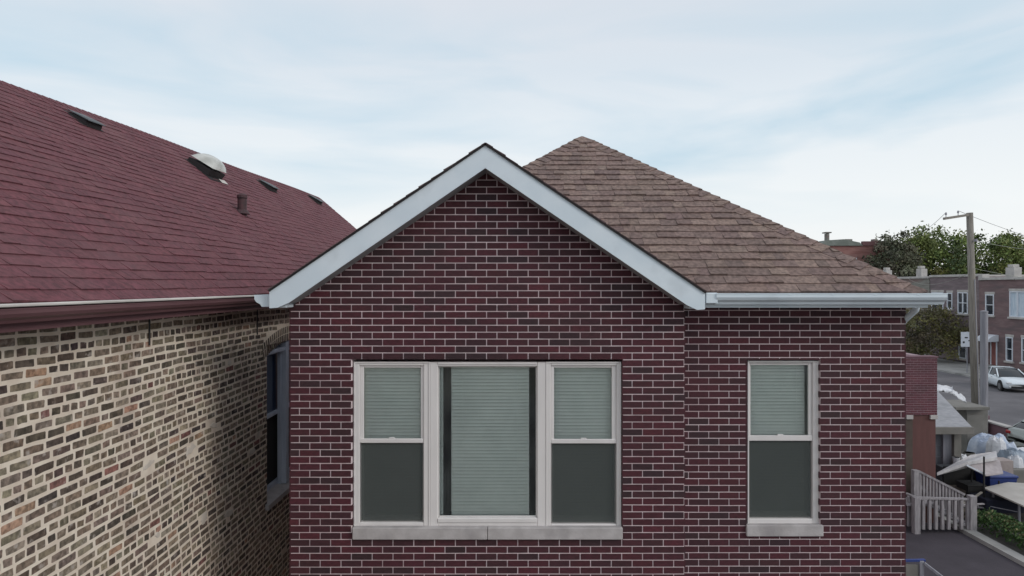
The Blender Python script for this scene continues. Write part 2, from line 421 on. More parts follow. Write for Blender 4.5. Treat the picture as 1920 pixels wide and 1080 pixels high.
# right wall, set back -----------------------------------------------
RX0, RX1 = GX1 - .02, PX(1698, DR)
WB = HR(1400, 675, 1536, 1004, DR)
mapR = lambda u, v, n: Vector((u, DR - n, v))
mb = MB()
lay_bricks(mb, mapR, RX0, RX1, 3.0, 7.0, .2037, .0677, .0092, PX(1385.7, DR), PZ(594.5, DR) - .0677 * 55, hcol, holes=[WB], proud=.005, jit=.0012, depth=.06)
mbm = MB(); slab(mbm, mapR, RX0, RX1 - .012, 0, 7.0, [(WB[0] - E, WB[1] - E, WB[2] + E, WB[3] + E)], .2)
ow = mbm.build('wall', M['mortar'], house); mb.build('brickwork', M['brick'], ow)
# side walls and back -------------------------------------------------
mb = MB(); mapL = lambda u, v, n: Vector((GX0 - n, u, v))
lay_bricks(mb, lambda u, v, n: Vector((GX0 - n + .005, u, v)), DG + .07, 9, 4.0, 6.97, .2037, .0677, .0092, DG, 8.2366 - .0677 * 60, hcol, proud=.004, jit=.001, depth=.03)
mapRt = lambda u, v, n: Vector((RX1 + n - .005, u, v))
lay_bricks(mb, mapRt, DR + .07, 10.5, 4.0, 6.97, .2037, .0677, .0092, DR, PZ(594.5, DR) - .0677 * 55, hcol, proud=.004, jit=.001, depth=.03)
mbm = MB(); mbm.box((GX0 + .006, DG + .2, 0), (GX0 + .2, 22, 6.99)); mbm.box((RX1 - .2, DR + .2, 0), (RX1 - .008, 22, 6.99)); mbm.box((GX0 + .2, 21.8, 0), (RX1 - .2, 22, 6.99))  # unseen rear of the house lengthened to darken the gap between houses
ow = mbm.build('wall', M['mortar'], house); mb.build('brickwork', M['brick'], ow)

# windows -------------------------------------------------------------
def ring(mb, x0, x1, z0, z1, w, y0, y1, wb=None, wt=None, r=.004):
    wb = w if wb is None else wb; wt = w if wt is None else wt
    mb.bbox((x0, y0, z0), (x0 + w, y1, z1), r); mb.bbox((x1 - w, y0, z0), (x1, y1, z1), r)
    mb.bbox((x0 + w, y0 + .001, z0), (x1 - w, y1, z0 + wb), r); mb.bbox((x0 + w, y0 + .001, z1 - wt), (x1 - w, y1, z1), r)
def slats(x0, x1, z0, z1, y, pitch=.034, tilt=62):
    mb = MB(); n = int((z1 - z0) / pitch); c, s = math.cos(R(tilt)), math.sin(R(tilt))
    for i in range(n):
        z = z1 - .035 - (i + .5) * pitch
        if z - .025 < z0: break
        h = .0195; j = random.uniform(-.0015, .0015)
        # curved slat in 3 strips
        pr = []
        for q in (-1, -.33, .33, 1):
            bulge = (1 - q * q) * .004
            pr.append((y + q * h * c - bulge * s + j, z + q * h * s * -1 * -1 + bulge * c))
        sag = random.uniform(-.001, .001)
        for a in range(3):
            (ya, za), (yb, zb) = pr[a], pr[a + 1]
            mb.poly([(x0, ya, za + sag), (x1, ya, za - sag), (x1, yb, zb - sag), (x0, yb, zb + sag)])
    mb.bbox((x0, y - .02, z1 - .04), (x1, y + .02, z1), .004)
    mb.bbox((x0, y - .012, z0), (x1, y + .012, z0 + .02), .004)
    for f in (.15, .85):
        x = x0 + (x1 - x0) * f; mb.tube([(x, y - .03, z0), (x, y - .03, z1)], .0012, 5)
    return mb
def double_hung(parent, D, fr, glass_up, meet, low, blind_x, name_lab=None, low_blind_to=None):
    # all in photo pixels at depth D of the wall; frame sits .05 behind the wall
    F = D + .03
    px = lambda x: PX(x, F); pz = lambda y: PZ(y, F)
    x0, x1, y0, y1 = fr
    mb = MB()
    # outer frame with an extra bead, ring pieces of different widths
    a0, a1, b0, b1 = px(x0), px(x1), pz(y1), pz(y0)
    gl, gr, gt, gb = px(glass_up[0]), px(glass_up[1]), pz(glass_up[2]), pz(glass_up[3])
    lx0, lx1, lz1, lz0 = px(low[0]), px(low[1]), pz(low[2]), pz(low[3])
    mb.bbox((a0, F, b0), (lx0, F + .09, b1), .006); mb.bbox((lx1, F, b0), (a1, F + .09, b1), .006)
    mb.bbox((lx0, F + .001, gt + .022), (lx1, F + .09, b1), .006); mb.bbox((lx0, F + .001, b0), (lx1, F + .09, lz0), .006)
    # thin bead round the frame
    mb.bbox((a0 - .004, F - .008, b0), (a0 + .012, F, b1 + .004), .003); mb.bbox((a1 - .012, F - .008, b0), (a1 + .004, F, b1 + .004), .003)
    mb.bbox((a0 + .012, F - .007, b1 - .012), (a1 - .012, F, b1 + .004), .003)
    w = mb.build('window', M['vinyl'], house)
    # upper sash
    mb = MB(); y = F + .018
    m0, m1 = pz(meet[1]), pz(meet[0])
    mb.bbox((lx0, y, m0), (gl, y + .03, gt + .022), .004); mb.bbox((gr, y, m0), (lx1, y + .03, gt + .022), .004)
    mb.bbox((gl, y + .001, gt), (gr, y + .03, gt + .022), .004)
    mb.bbox((lx0 + .001, y - .012, m0), (lx1 - .001, y + .028, m1), .004)
    mb.bbox((px((gl and (low[0] + low[1]) / 2)) - .03, y - .006, m1), ((lx0 + lx1) / 2 + .03, y + .012, m1 + .012), .003)
    mb.build('sash', M['vinyl'], w).location.z += 0
    mb = MB(); mb.box((gl, y + .012, m1 - .002), (gr, y + .016, gt + .001)); mb.build('pane', M['pane'], w)
    # lower sash, set further back
    y2 = F + .05; rb = .065
    mb = MB(); ring(mb, lx0 + .001, lx1 - .001, lz0, m0 + .004, .034, y2, y2 + .03, wb=rb, wt=.03)
    mb.build('sash', M['vinyl'], w)
    mb = MB(); mb.box((lx0 + .034, y2 + .012, lz0 + rb), (lx1 - .034, y2 + .016, m0 - .02)); mb.build('pane', M['pane'], w)
    # insect screen over the lower half
    mb = MB(); mb.box((lx0 + .012, F + .028, lz0 + .012), (lx1 - .012, F + .0285, m0 - .006)); mb.build('insect_screen', M['screen'], w)
    bx0, bx1 = PX(blind_x[0], D + .145), PX(blind_x[1], D + .145)
    slats(bx0, bx1, lz0 + .01, gt + .03, D + .145).build('blind', M['blind'], w)
    return w
w = double_hung(house, DG, (664, 806, 679, 989), (681.5, 788.5, 690, 823), (823, 831), (674, 794, 831, 980), (664, 806))
# picture window in the middle
F = DG + .03; px = lambda x: PX(x, F); pz = lambda y: PZ(y, F)
mb = MB()
mb.bbox((px(806), F - .004, pz(989)), (px(821), F + .09, pz(679)), .008); mb.bbox((px(1007), F - .004, pz(989)), (px(1024), F + .09, pz(679)), .008)
mb.bbox((px(821), F - .001, pz(687)), (px(1007), F + .09, pz(679)), .006); mb.bbox((px(821), F - .001, pz(989)), (px(1007), F + .09, pz(971)), .006)
mb.bbox((px(821), F - .012, pz(979)), (px(1007), F, pz(972)), .003); mb.bbox((px(821), F - .01, pz(683)), (px(1007), F - .002, pz(679)), .003)
w = mb.build('window', M['vinyl'], house)
mb = MB(); ring(mb, px(821), px(1007), pz(971), pz(687), .011, F + .025, F + .05); mb.build('sash', M['vinyl'], w)
mb = MB(); mb.box((px(822), F + .035, pz(971)), (px(1006), F + .039, pz(687))); mb.build('pane', M['pane'], w)
slats(PX(846.5, DG + .145), PX(992, DG + .145), pz(976), pz(680), DG + .145).build('blind', M['blind'], w)
slats(PX(812, DG + .145), PX(831, DG + .145), pz(976), pz(680), DG + .15).build('blind', M['blind'], w)
w = double_hung(house, DG, (1024, 1164, 679, 989), (1039, 1147.5, 690, 824), (824, 832), (1033, 1156, 832, 983), (1024, 1160))
w = double_hung(house, DR, (1402, 1534, 677, 984), (1408.5, 1517, 685, 817), (817, 827), (1404.5, 1524, 827, 973), (1396, 1508))
# stone sills
mb = MB(); xj = PX(914, DG)
mb.bbox((WA[0], DG - .035, WA[1]), (xj - .002, DG + .14, PZ(987.5, DG)), .006); mb.bbox((xj + .002, DG - .035, WA[1]), (WA[2] + .004, DG + .14, PZ(987.5, DG)), .006)
mb.build('sill', M['sillstone'], house)
mb = MB(); mb.bbox((WB[0] - .01, DR - .035, WB[1]), (WB[2] + .03, DR + .14, PZ(983, DR)), .006); mb.build('sill', M['sillstone'], house)

# gable rake trim ------------------------------------------------------
D0 = 6.40
mb = MB()
poly = [(505, 545), (505, 578), (520, 577), (541, 568), (910, 315), (1288, 572), (1307, 581), (1322, 580), (1322, 547.5), (910, 270)]
def fac(pts, ya, yb, mb):
    # left and right halves kept convex
    q = [(PX(x, D0), PZ(y, D0)) for x, y in pts]
    lft = [q[0], q[1], q[2], q[3], q[4], q[9]]; rgt = [q[9], q[4], q[5], q[6], q[7], q[8]]
    for h in (lft, rgt): mb.prism(h, lambda u, v: Vector((u, ya, v)), lambda u, v: Vector((u, yb, v)))
fac(poly, D0, D0 + .022, mb)
mb.bbox((PX(475, 6.5), 6.42, PZ(577, 6.42)), (PX(480, 6.5), 6.44, PZ(577, 6.42)), .001) if False else None
mb.build('bargeboard', M['white'], house)
# soffit under the rakes
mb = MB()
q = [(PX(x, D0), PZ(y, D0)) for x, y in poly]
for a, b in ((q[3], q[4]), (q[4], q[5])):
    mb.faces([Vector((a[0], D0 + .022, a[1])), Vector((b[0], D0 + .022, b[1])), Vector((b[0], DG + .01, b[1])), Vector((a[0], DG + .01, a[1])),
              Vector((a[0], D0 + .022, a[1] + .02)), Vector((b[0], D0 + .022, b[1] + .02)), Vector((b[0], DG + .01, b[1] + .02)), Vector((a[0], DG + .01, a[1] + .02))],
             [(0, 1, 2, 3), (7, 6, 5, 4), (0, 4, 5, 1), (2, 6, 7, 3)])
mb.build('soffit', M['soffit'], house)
# returns at the foot of the rakes
mb = MB()
mb.bbox((PX(1286, 6.6), 6.47, PZ(579, 6.5)), (PX(1312, 6.5), DG - .007, PZ(568, 6.5)), .004)
mb.build('eave_return', M['white'], house); mb = MB()
mb.bbox((PX(523, 6.5), 6.47, PZ(577, 6.5)), (PX(545, 6.6), DG - .007, PZ(566, 6.5)), .004)
mb.build('eave_return', M['white'], house)

def bcol():
    r = random.random()
    if r < .6: return vary((.188, .132, .114), .06)
    if r < .85: return vary((.158, .110, .098), .06)
    return vary((.22, .158, .135), .06)
EZ = PZ(549, 6.47)
AP = Vector((PX(1092, 9.6), 9.6, PZ(256, 9.6)))
LC = Vector((-2.12, 6.47, EZ)); RC = Vector((PX(1738, 6.47), 6.47, EZ))
BK = 19.2; AB = Vector((AP.x, BK, AP.z)); LB = Vector((LC.x, 22.3, EZ)); RB = Vector((RC.x, 22.3, EZ))
def face_map(o, a, up):
    # o origin, a end of eave, up a point on the plane
    u = (a - o).normalized(); n = u.cross(up - o).normalized()
    if n.z < 0: n = -n
    v = n.cross(u).normalized()
    if v.z < 0: v = -v
    f = lambda x, y, h: o + u * x + v * y + n * h
    inv = lambda p: ((p - o).dot(u), (p - o).dot(v))
    return f, inv
def ccw(p):
    s = sum(p[i][0] * p[(i + 1) % len(p)][1] - p[(i + 1) % len(p)][0] * p[i][1] for i in range(len(p)))
    return p if s > 0 else p[::-1]
mb = MB(); under = MB()
V0 = Vector((PX(1322, 6.47), 6.47, EZ)); HP = LC + (AP - LC) * .585
for (o, a, pts) in ((LC, RC, [V0, RC, AP, HP]), (RC, RB, [RC, RB, AB, AP]), (LB, LC, [LB, LC, AP, AB]), (RB, LB, [RB, LB, AB])):
    f, inv = face_map(o, a, AP if o is not RB else AB)
    cl = ccw([inv(p) for p in pts]); shingles(mb, f, cl, .142, .019, bcol, .10, .24, wav=.012)
    under.poly([f(q[0], q[1], -.003) for q in cl])
rf = mb.build('roof', M['brownroof'], house); under.build('underlay', M['black'], rf)
# hip and ridge caps
mb = MB()
def caps(a, b, na, nb, wa, wb, expo, th, colf):
    # folded cap shingles from a (low) to b (high); wa/wb = direction vectors lying in the two roof planes, pointing away from the hip
    L_ = (b - a).length; d = (b - a).normalized(); n = int(L_ / expo)
    up = (na + nb).normalized()
    for i in range(n):
        p = a + d * (i * expo); e = a + d * ((i + 1.25) * expo); col = colf(); t0 = th * random.uniform(.9, 1.2); t1 = th * .35
        j = random.uniform(.95, 1.05)
        q = [p + wa * j + na * t0, p + up * t0 * 1.25, p + wb * j + nb * t0, e + wa * j + na * t1, e + up * t1, e + wb * j + nb * t1,
             p + wa * j - na * .004, p - up * .004, p + wb * j - nb * .004, e + wa * j - na * .004, e + wb * j - nb * .004]
        mb.faces(q, [(0, 1, 4, 3), (1, 2, 5, 4), (0, 6, 7, 1), (1, 7, 8, 2), (0, 3, 9, 6), (2, 8, 10, 5)], col)
def planes(p0, p1, p2):
    n = (p1 - p0).cross(p2 - p0).normalized(); return n if n.z > 0 else -n
nF = planes(LC, RC, AP); nR = planes(RC, RB, AP); nL = planes(LC, LB, AP)
def inplane(n, d, away):
    w = n.cross(d).normalized(); return w if w.dot(away) > 0 else -w
W_ = .15
d = (AP - RC).normalized(); caps(RC + d * .02, AP, nF, nR, inplane(nF, d, Vector((-1, 0, 0))) * W_, inplane(nR, d, Vector((0, 1, 0))) * W_, .142, .018, bcol)
d = (AP - LC).normalized(); caps(HP, AP, nF, nL, inplane(nF, d, Vector((1, 0, 0))) * W_, inplane(nL, d, Vector((0, 1, 0))) * W_, .142, .018, bcol)
d = (AP - AB).normalized(); caps(AB, AP + Vector((0, -.03, .0)), nR, nL, inplane(nR, d, Vector((1, 0, 0))) * W_, inplane(nL, d, Vector((-1, 0, 0))) * W_, .142, .018, bcol)
mb.build('hip_cap', M['brownroof'], rf)
# gable roof ----------------------------------------------------------
mb = MB(); under = MB()
GA = Vector((-.25, 6.385, PZ(268.5, 6.4))); gl_ = Vector((PX(503.5, 6.4), 6.385, PZ(544, 6.4))); gr_ = Vector((PX(1324, 6.4), 6.385, PZ(547, 6.4)))
for o, e in ((gl_, -1), (gr_, 1)):
    bk = o + Vector((0, 1.9, 0)); f, inv = face_map(o, bk, GA)
    pts = [o, bk, GA + Vector((0, 2.0, 0)), GA]; cl = ccw([inv(p) for p in pts]); shingles(mb, f, cl, .142, .009, lambda: vary((.12, .085, .085), .1))
    qs = [f(q[0], q[1], .0) for q in cl]; qb = [f(q[0], q[1], -.018) for q in cl]
    under.faces(qs + qb, [(0, 1, 2, 3), (7, 6, 5, 4)] + [(i, (i + 1) % 4, 4 + (i + 1) % 4, 4 + i) for i in range(4)])
grf = mb.build('gable_roof', M['brownroof'], house); under.build('roof_edge', M['black'], grf)

# gutters -------------------------------------------------------------
def kgutter(mb, a, b, side, w=.115, h=.105):
    """K-style gutter from a to b (top inner edge line); side = unit vector pointing out from the fascia"""
    a = Vector(a); b = Vector(b); s = Vector(side)
    pr = [(0, -.0), (0, -h), (w * .52, -h), (w * .62, -h * .78), (w * .86, -h * .6), (w * .98, -h * .36), (w * .98, -h * .12), (w, -h * .1), (w, 0), (w * .9, 0), (w * .9, -.01), (w * .88, -h * .34), (w * .76, -h * .55), (w * .5, -h * .76), (w * .45, -h + .006), (.006, -h + .006), (.006, 0)]
    f0 = lambda u, v: a + s * u + Vector((0, 0, v)); f1 = lambda u, v: b + s * u + Vector((0, 0, v))
    n = len(pr); A = [f0(*p) for p in pr]; B = [f1(*p) for p in pr]
    mb.faces(A + B, [(i, (i + 1) % n, n + (i + 1) % n, n + i) for i in range(n)])
    for e, F_ in ((a, f0), (b, f1)): mb.poly([F_(*p) for p in pr[:9]])
DGt = 6.50
mb = MB(); kgutter(mb, (PX(1343, 6.4), DGt, EZ - .004), (PX(1775, 6.4), DGt, EZ - .004), (0, -1, 0))
mb.bbox((PX(1324, 6.4), DGt - .10, PZ(569, 6.4)), (PX(1346, 6.4), DGt, PZ(549, 6.4)), .006)
for x in (2.2, 2.6, 3.0, 3.4, 3.8): mb.box((x - .012, DGt - .116, EZ - .02), (x + .012, DGt, EZ - .008))
g = mb.build('gutter', M['white'], house)
mb = MB(); mb.bbox((PX(1322, 6.5), DGt + .001, PZ(577, 6.5)), (RC.x + .03, DGt + .02, EZ - .012), .002)      # fascia
mb.box((GX1 + .02, DGt + .022, PZ(576.5, 6.5)), (RC.x + .03, DR - .008, PZ(576.5, 6.5) + .012))       # soffit
mb.build('fascia', M['white'], house)
mb = MB(); kgutter(mb, (RX1 + .05, 6.52, EZ - .01), (RX1 + .05, 22.2, EZ - .01), (1, 0, 0)); mb.build('gutter', M['white'], house)
mb = MB(); kgutter(mb, (PX(506, 6.46), 6.46, PZ(553, 6.46)), (PX(506, 6.46), 22.2, PZ(553, 6.46)), (-1, 0, 0), w=.15, h=.112); mb.build('gutter', M['white'], house)
mb = MB(); xx = RX1 - .005
mb.tube([(xx + .05, DR - .12, EZ - .1), (xx + .05, DR - .1, EZ - .17), (xx + .015, DR + .02, EZ - .27), (xx + .01, DR + .12, EZ - .35), (xx + .035, DR + .16, EZ - .5), (xx + .035, DR + .16, .1)], .032, 10)
mb.build('downspout', M['white'], house, smooth=True)

# ================================================================== neighbour house on the left
XL = -3.25
nb = thing('old_brick_house', (-6.5, 10, 0), 'old tan and brown brick house with rough mortar and a dark red shingle roof', 'house')
OPD0, OPD1 = 9.05, 10.85
oz0, oz1 = 4.34, 6.30
def ocol():
    r = random.random()
    if r < .58: return vary((.20, .155, .115), .2)
    if r < .84: return vary((.095, .072, .056), .22)
    if r < .93: return vary((.27, .225, .165), .15)
    if r < .955: return vary((.36, .22, .15), .15)
    if r < .975: return vary((.21, .10, .085), .15)
    return vary((.055, .042, .040), .2)
random.seed(21)
blobs = [(random.uniform(1, 11), random.uniform(.4, 6.6), random.uniform(.04, .11), random.uniform(.025, .05)) for _ in range(42)]
blobs = [b_ for b_ in blobs if not (b_[0] < 6.2 and b_[1] > 5.6)]
blobs += [(5.3, 4.75, .10, .05), (4.45, 4.62, .08, .06), (6.1, 5.6, .09, .03), (6.9, 5.55, .09, .05), (6.0, 4.1, .08, .05), (7.2, 4.75, .09, .05)]
def skipb(u, v):
    if any(((u - a) / (c + .07)) ** 2 + ((v - b) / (d + .02)) ** 2 < 1 for a, b, c, d in blobs): return True
    if OPD0 - .16 < u < OPD1 + .16 and 6.2 < v < 6.66 - .5 * abs(u - 9.95) ** 2 * .33: return True     # arch ring
    return False
mapO = lambda u, v, n: Vector((XL + n, u, v + .010 * math.sin(u * .9) + .004 * math.sin(u * 3.1 + v)))
flat = lambda u, v, n: Vector((XL + n, u, v))
EZL = 6.93
mb = MB()
opening = (OPD0, oz0 - .1, OPD1, oz1 + .1)
lay_bricks(mb, mapO, .6, 14, 2.2, EZL, .212, .0745, .0215, 0, .02, ocol, holes=[opening], proud=.002, jit=.0015, depth=.03, headers=6, skip=skipb, rag=.0036)
bw = mb
# arch ring of upright bricks
ac = ((OPD0 + OPD1) / 2, 6.41 - 3.0); ar = 3.0
for i in range(-14, 15):
    t = i * .0243
    for (r0, r1) in ((ar, ar + .10), (ar + .112, ar + .205)):
        c0 = .021
        pts = [(-c0, r0), (c0, r0), (c0, r1), (-c0, r1)]
        qq = [(ac[0] + math.sin(t) * r + math.cos(t) * x, ac[1] + math.cos(t) * r - math.sin(t) * x) for x, r in pts]
        col = ocol(); tp = [flat(a, b, .004) for a, b in qq]; bt = [flat(a, b, -.09) for a, b in qq]
        bw.faces(tp + bt, [(0, 1, 2, 3)] + [(k, 4 + k, 4 + (k + 1) % 4, (k + 1) % 4) for k in range(4)], col)
mbm = MB(); slab(mbm, flat, -2, 22.4, 0, EZL + .02, [(OPD0, oz0 - .03, OPD1, oz1 + .11)], .3)
# gently uneven mortar skin is in the bump; other three walls
mbm.box((-9.5, -2, 0), (XL - .3, -1.7, EZL + .02)); mbm.box((-9.5, 22.1, 0), (XL - .3, 22.4, EZL + .02)); mbm.box((-9.8, -2, 0), (-9.5, 22.4, EZL + .02))
mbm.poly([(XL, 22.38, EZL), (-9.8, 22.38, EZL), (-6.45, 22.38, 9.9)])
ow = mbm.build('wall', M['oldmortar'], nb)
mb = bw; mb.mi = 1
for a, b, c, d in blobs:
    if OPD0 - .15 < a < OPD1 + .15: continue
    n = 13; ph = random.random() * 9
    rr = [1 + .28 * math.sin(2 * t + ph) + .18 * math.sin(5 * t + ph * 2) + random.uniform(-.1, .1) for t in [2 * math.pi * k / n for k in range(n)]]
    o_ = [flat(a + math.cos(2 * math.pi * k / n) * c * rr[k], b + math.sin(2 * math.pi * k / n) * d * rr[k], .0015) for k in range(n)]
    i_ = [flat(a + math.cos(2 * math.pi * k / n) * c * rr[k] * .8, b + math.sin(2 * math.pi * k / n) * d * rr[k] * .8, .0065) for k in range(n)]
    mb.faces(o_ + i_, [tuple(range(n, 2 * n))] + [(k, (k + 1) % n, n + (k + 1) % n, n + k) for k in range(n)])
mb.build('brickwork', [M['oldbrick'], M['patchmortar']], ow)
# roof ----------------------------------------------------------------
EX = -2.90; EZ2 = PZ(572, 3.93) + .012
RXX = -6.4
R0 = Vector((RXX, 8.53, PZ(150, 8.53))); R1 = Vector((RXX, 22.75, PZ(371, 22.75)))
def roofz(y): return R0.z + (R1.z - R0.z) * (y - R0.y) / (R1.y - R0.y)
def mapRoof(u, v, n):       # u = y, v = 0..Ls along slope
    t = v / 4.41
    x = EX + (RXX - EX) * t; z = EZ2 + (roofz(u) - EZ2) * t + .012 * math.sin(u * .8 + v)
    th = math.atan2(roofz(u) - EZ2, EX - RXX)
    return Vector((x + math.sin(th) * n, u, z + math.cos(th) * n))
def mapRoofB(u, v, n):
    p = mapRoof(u, v, n); return Vector((2 * RXX - p.x, p.y, p.z))
def rcol():
    r = random.random()
    if r < .7: return vary((.122, .038, .047), .07)
    if r < .9: return vary((.110, .035, .044), .07)
    return vary((.134, .043, .052), .07)
mb = MB(); cl = [(-1.0, 0), (22.75, 0), (22.75, 4.41), (-1.0, 4.41)]
shingles(mb, mapRoof, cl, .135, .011, rcol, .12, .32, wav=.010)
_n, _m = 60, 10
pts = [mapRoof(-1 + 23.75 * i / _n, 4.41 * j / _m, -.004) for i in range(_n + 1) for j in range(_m + 1)]
mb.faces(pts, [(i * 11 + j, (i + 1) * 11 + j, (i + 1) * 11 + j + 1, i * 11 + j + 1) for i in range(_n) for j in range(_m)], (.05, .02, .025))
mb.poly([mapRoofB(a, b, 0) for a, b in cl]); mb.c[-1] = (.17, .07, .08)
# rake thickness at the far end
nrf = mb.build('roof', M['redroof'], nb)
mb = MB()
y = -1.0
while y < 22.6:
    col = rcol(); t0 = .016; t1 = .006; y2 = y + .18
    c0 = mapRoof(y, 4.41, 0); c1 = mapRoof(y2, 4.41, 0)
    a0 = mapRoof(y, 4.28, .012); a1 = mapRoof(y2, 4.28, .004); b0 = mapRoofB(y, 4.28, .012); b1 = mapRoofB(y2, 4.28, .004)
    c0 = c0 + Vector((0, 0, .016)); c1 = c1 + Vector((0, 0, .008))
    mb.faces([a0, c0, b0, a1, c1, b1, a0 - Vector((0, 0, .012)), b0 - Vector((0, 0, .012)), a1 - Vector((0, 0, .01))], [(0, 1, 4, 3), (1, 2, 5, 4), (0, 6, 7, 2, 1), (0, 3, 8, 6)], col)
    y += .145
mb.build('ridge_cap', M['redroof'], nrf)
# gutter and drip edge
mb = MB()
kgutter(mb, (EX - .03, -1, EZ2 - .03), (EX - .03, 22.6, EZ2 - .03), (1, 0, 0), w=.10, h=.088)
mb.build('gutter', M['redgutter'], nb)
mb = MB(); mb.bbox((EX - .05, -1, EZ2 - .022), (EX + .078, 22.6, EZ2 - .004), .004); mb.build('drip_edge', M['drip'], nb)
mb = MB(); mb.box((EX - .055, -1, EZL + .0), (EX - .033, 22.6, EZ2 - .025)); mb.box((XL - .2, -1, EZL + .022), (EX - .055, 22.6, EZL + .036)); mb.build('fascia', M['redgutter'], nb)
# arched window
mb = MB(); XF = XL - .20
fz1 = oz1 + .10
mb.bbox((XF, OPD0 + .002, oz0), (XF + .06, OPD0 + .07, fz1), .004); mb.bbox((XF, OPD1 - .07, oz0), (XF + .06, OPD1 - .002, fz1), .004)
mb.bbox((XF, OPD0 + .07, oz0), (XF + .06, OPD1 - .07, oz0 + .06), .004); mb.bbox((XF, OPD0 + .07, oz1 - .07), (XF + .06, OPD1 - .07, fz1), .004)
mb.bbox((XF + .06, 9.885, oz0), (XL - .02, 10.0, fz1), .003); mb.bbox((XF + .06, 9.86, oz0), (XF + .11, 9.885, oz1 + .02), .003)
mb.bbox((XF + .06, OPD0 + .004, oz1 - .03), (XL - .03, 9.88, oz1 + .02), .003)
mb.bbox((XF + .005, OPD0 + .07, 5.36), (XF + .075, OPD1 - .07, 5.41), .004)
w = mb.build('window', M['bluewhite'], nb)
mb = MB(); mb.box((XF + .02, OPD0 + .07, 5.41), (XF + .025, OPD1 - .07, oz1 - .07)); mb.build('pane', material('sky_reflection_pane', (.03, .05, .10), .12, spec=.9), w)  # sky reflection put into the blue base colour of the upper pane
mb = MB(); mb.box((XF + .005, OPD0 + .07, oz0 + .06), (XF + .01, OPD1 - .07, 5.36)); mb.build('pane', M['dark'], w)
mb = MB(); q = [(XF + .0, oz0 - .1), (XL + .05, oz0 - .1), (XL + .05, oz0 - .035), (XF, oz0 + .02)]
mb.prism(q, lambda u, v: Vector((u, OPD0 - .06, v)), lambda u, v: Vector((u, OPD1 + .06, v))); mb.build('sill', M['sillstone'], nb)
for y_, z_ in ((6.1, 6.67), (8.68, 6.58)):
    mb = MB(); mb.tube([(XL + .012, y_, 6.92), (XL + .012, y_, z_)], .008, 6); mb.build('conduit', M['wire'], nb)

# roof vents ----------------------------------------------------------
def on_roof(px_, py_):
    lo, hi = 0.0, 1.2
    for _ in range(50):
        t = (lo + hi) / 2; x = EX + (RXX - EX) * t; D = x * FPX / (px_ - 960)
        z = EZ2 + (roofz(D) - EZ2) * t
        if HY - (z - CAMZ) / D * FPX > py_: lo = t
        else: hi = t
    return D, t * 4.41
def slant_vent(pxc, pyc, s, mat_top):
    D, t = on_roof(pxc, pyc)
    f = lambda a, b, c: mapRoof(D + a, t + b, c)
    mb = MB()
    w, l, h = .24 * s, .20 * s, .13 * s
    mb.faces([f(-w * 1.35, -l * 1.1, .016), f(w * 1.35, -l * 1.1, .016), f(w * 1.35, l * 1.3, .012), f(-w * 1.35, l * 1.3, .012)], [(0, 1, 2, 3)])
    pts = [f(-w, -l, .01), f(w, -l, .01), f(w, l, .01), f(-w, l, .01), f(-w, -l * .8, h), f(w, -l * .8, h), f(w * .9, l, h * .3), f(-w * .9, l, h * .3)]
    mb.faces(pts, [(0, 1, 5, 4), (1, 2, 6, 5), (2, 3, 7, 6), (3, 0, 4, 7)])
    o = mb.build('roof_vent', M['black'], nb)
    mb = MB()
    top = [f(-w * 1.1, -l * 1.05, h), f(w * 1.1, -l * 1.05, h), f(w, l * 1.15, h * .35), f(-w, l * 1.15, h * .35)]
    tp2 = [p + Vector((0, 0, .012)) for p in top]
    mid = [f(-w * .7, -l * .5, h * 1.1), f(w * .7, -l * .5, h * 1.1), f(w * .7, l * .6, h * .7), f(-w * .7, l * .6, h * .7)]
    mb.faces(top + tp2 + mid, [(3, 2, 1, 0), (0, 1, 5, 4), (1, 2, 6, 5), (2, 3, 7, 6), (3, 0, 4, 7), (4, 5, 9, 8), (5, 6, 10, 9), (6, 7, 11, 10), (7, 4, 8, 11), (8, 9, 10, 11)])
    mb.build('vent_hood', mat_top, o)
    return o
M['hood'] = material('dark_grey_hood', (.035, .045, .05), .5, var=(.07, .08, .085), vscale=12)
M['dome'] = material('milky_dome', (.40, .41, .38), .35, var=(.55, .56, .53), vscale=5)
slant_vent(158, 228, .75, M['hood']); slant_vent(501, 350, .9, M['hood']); slant_vent(590, 377, .9, M['hood'])
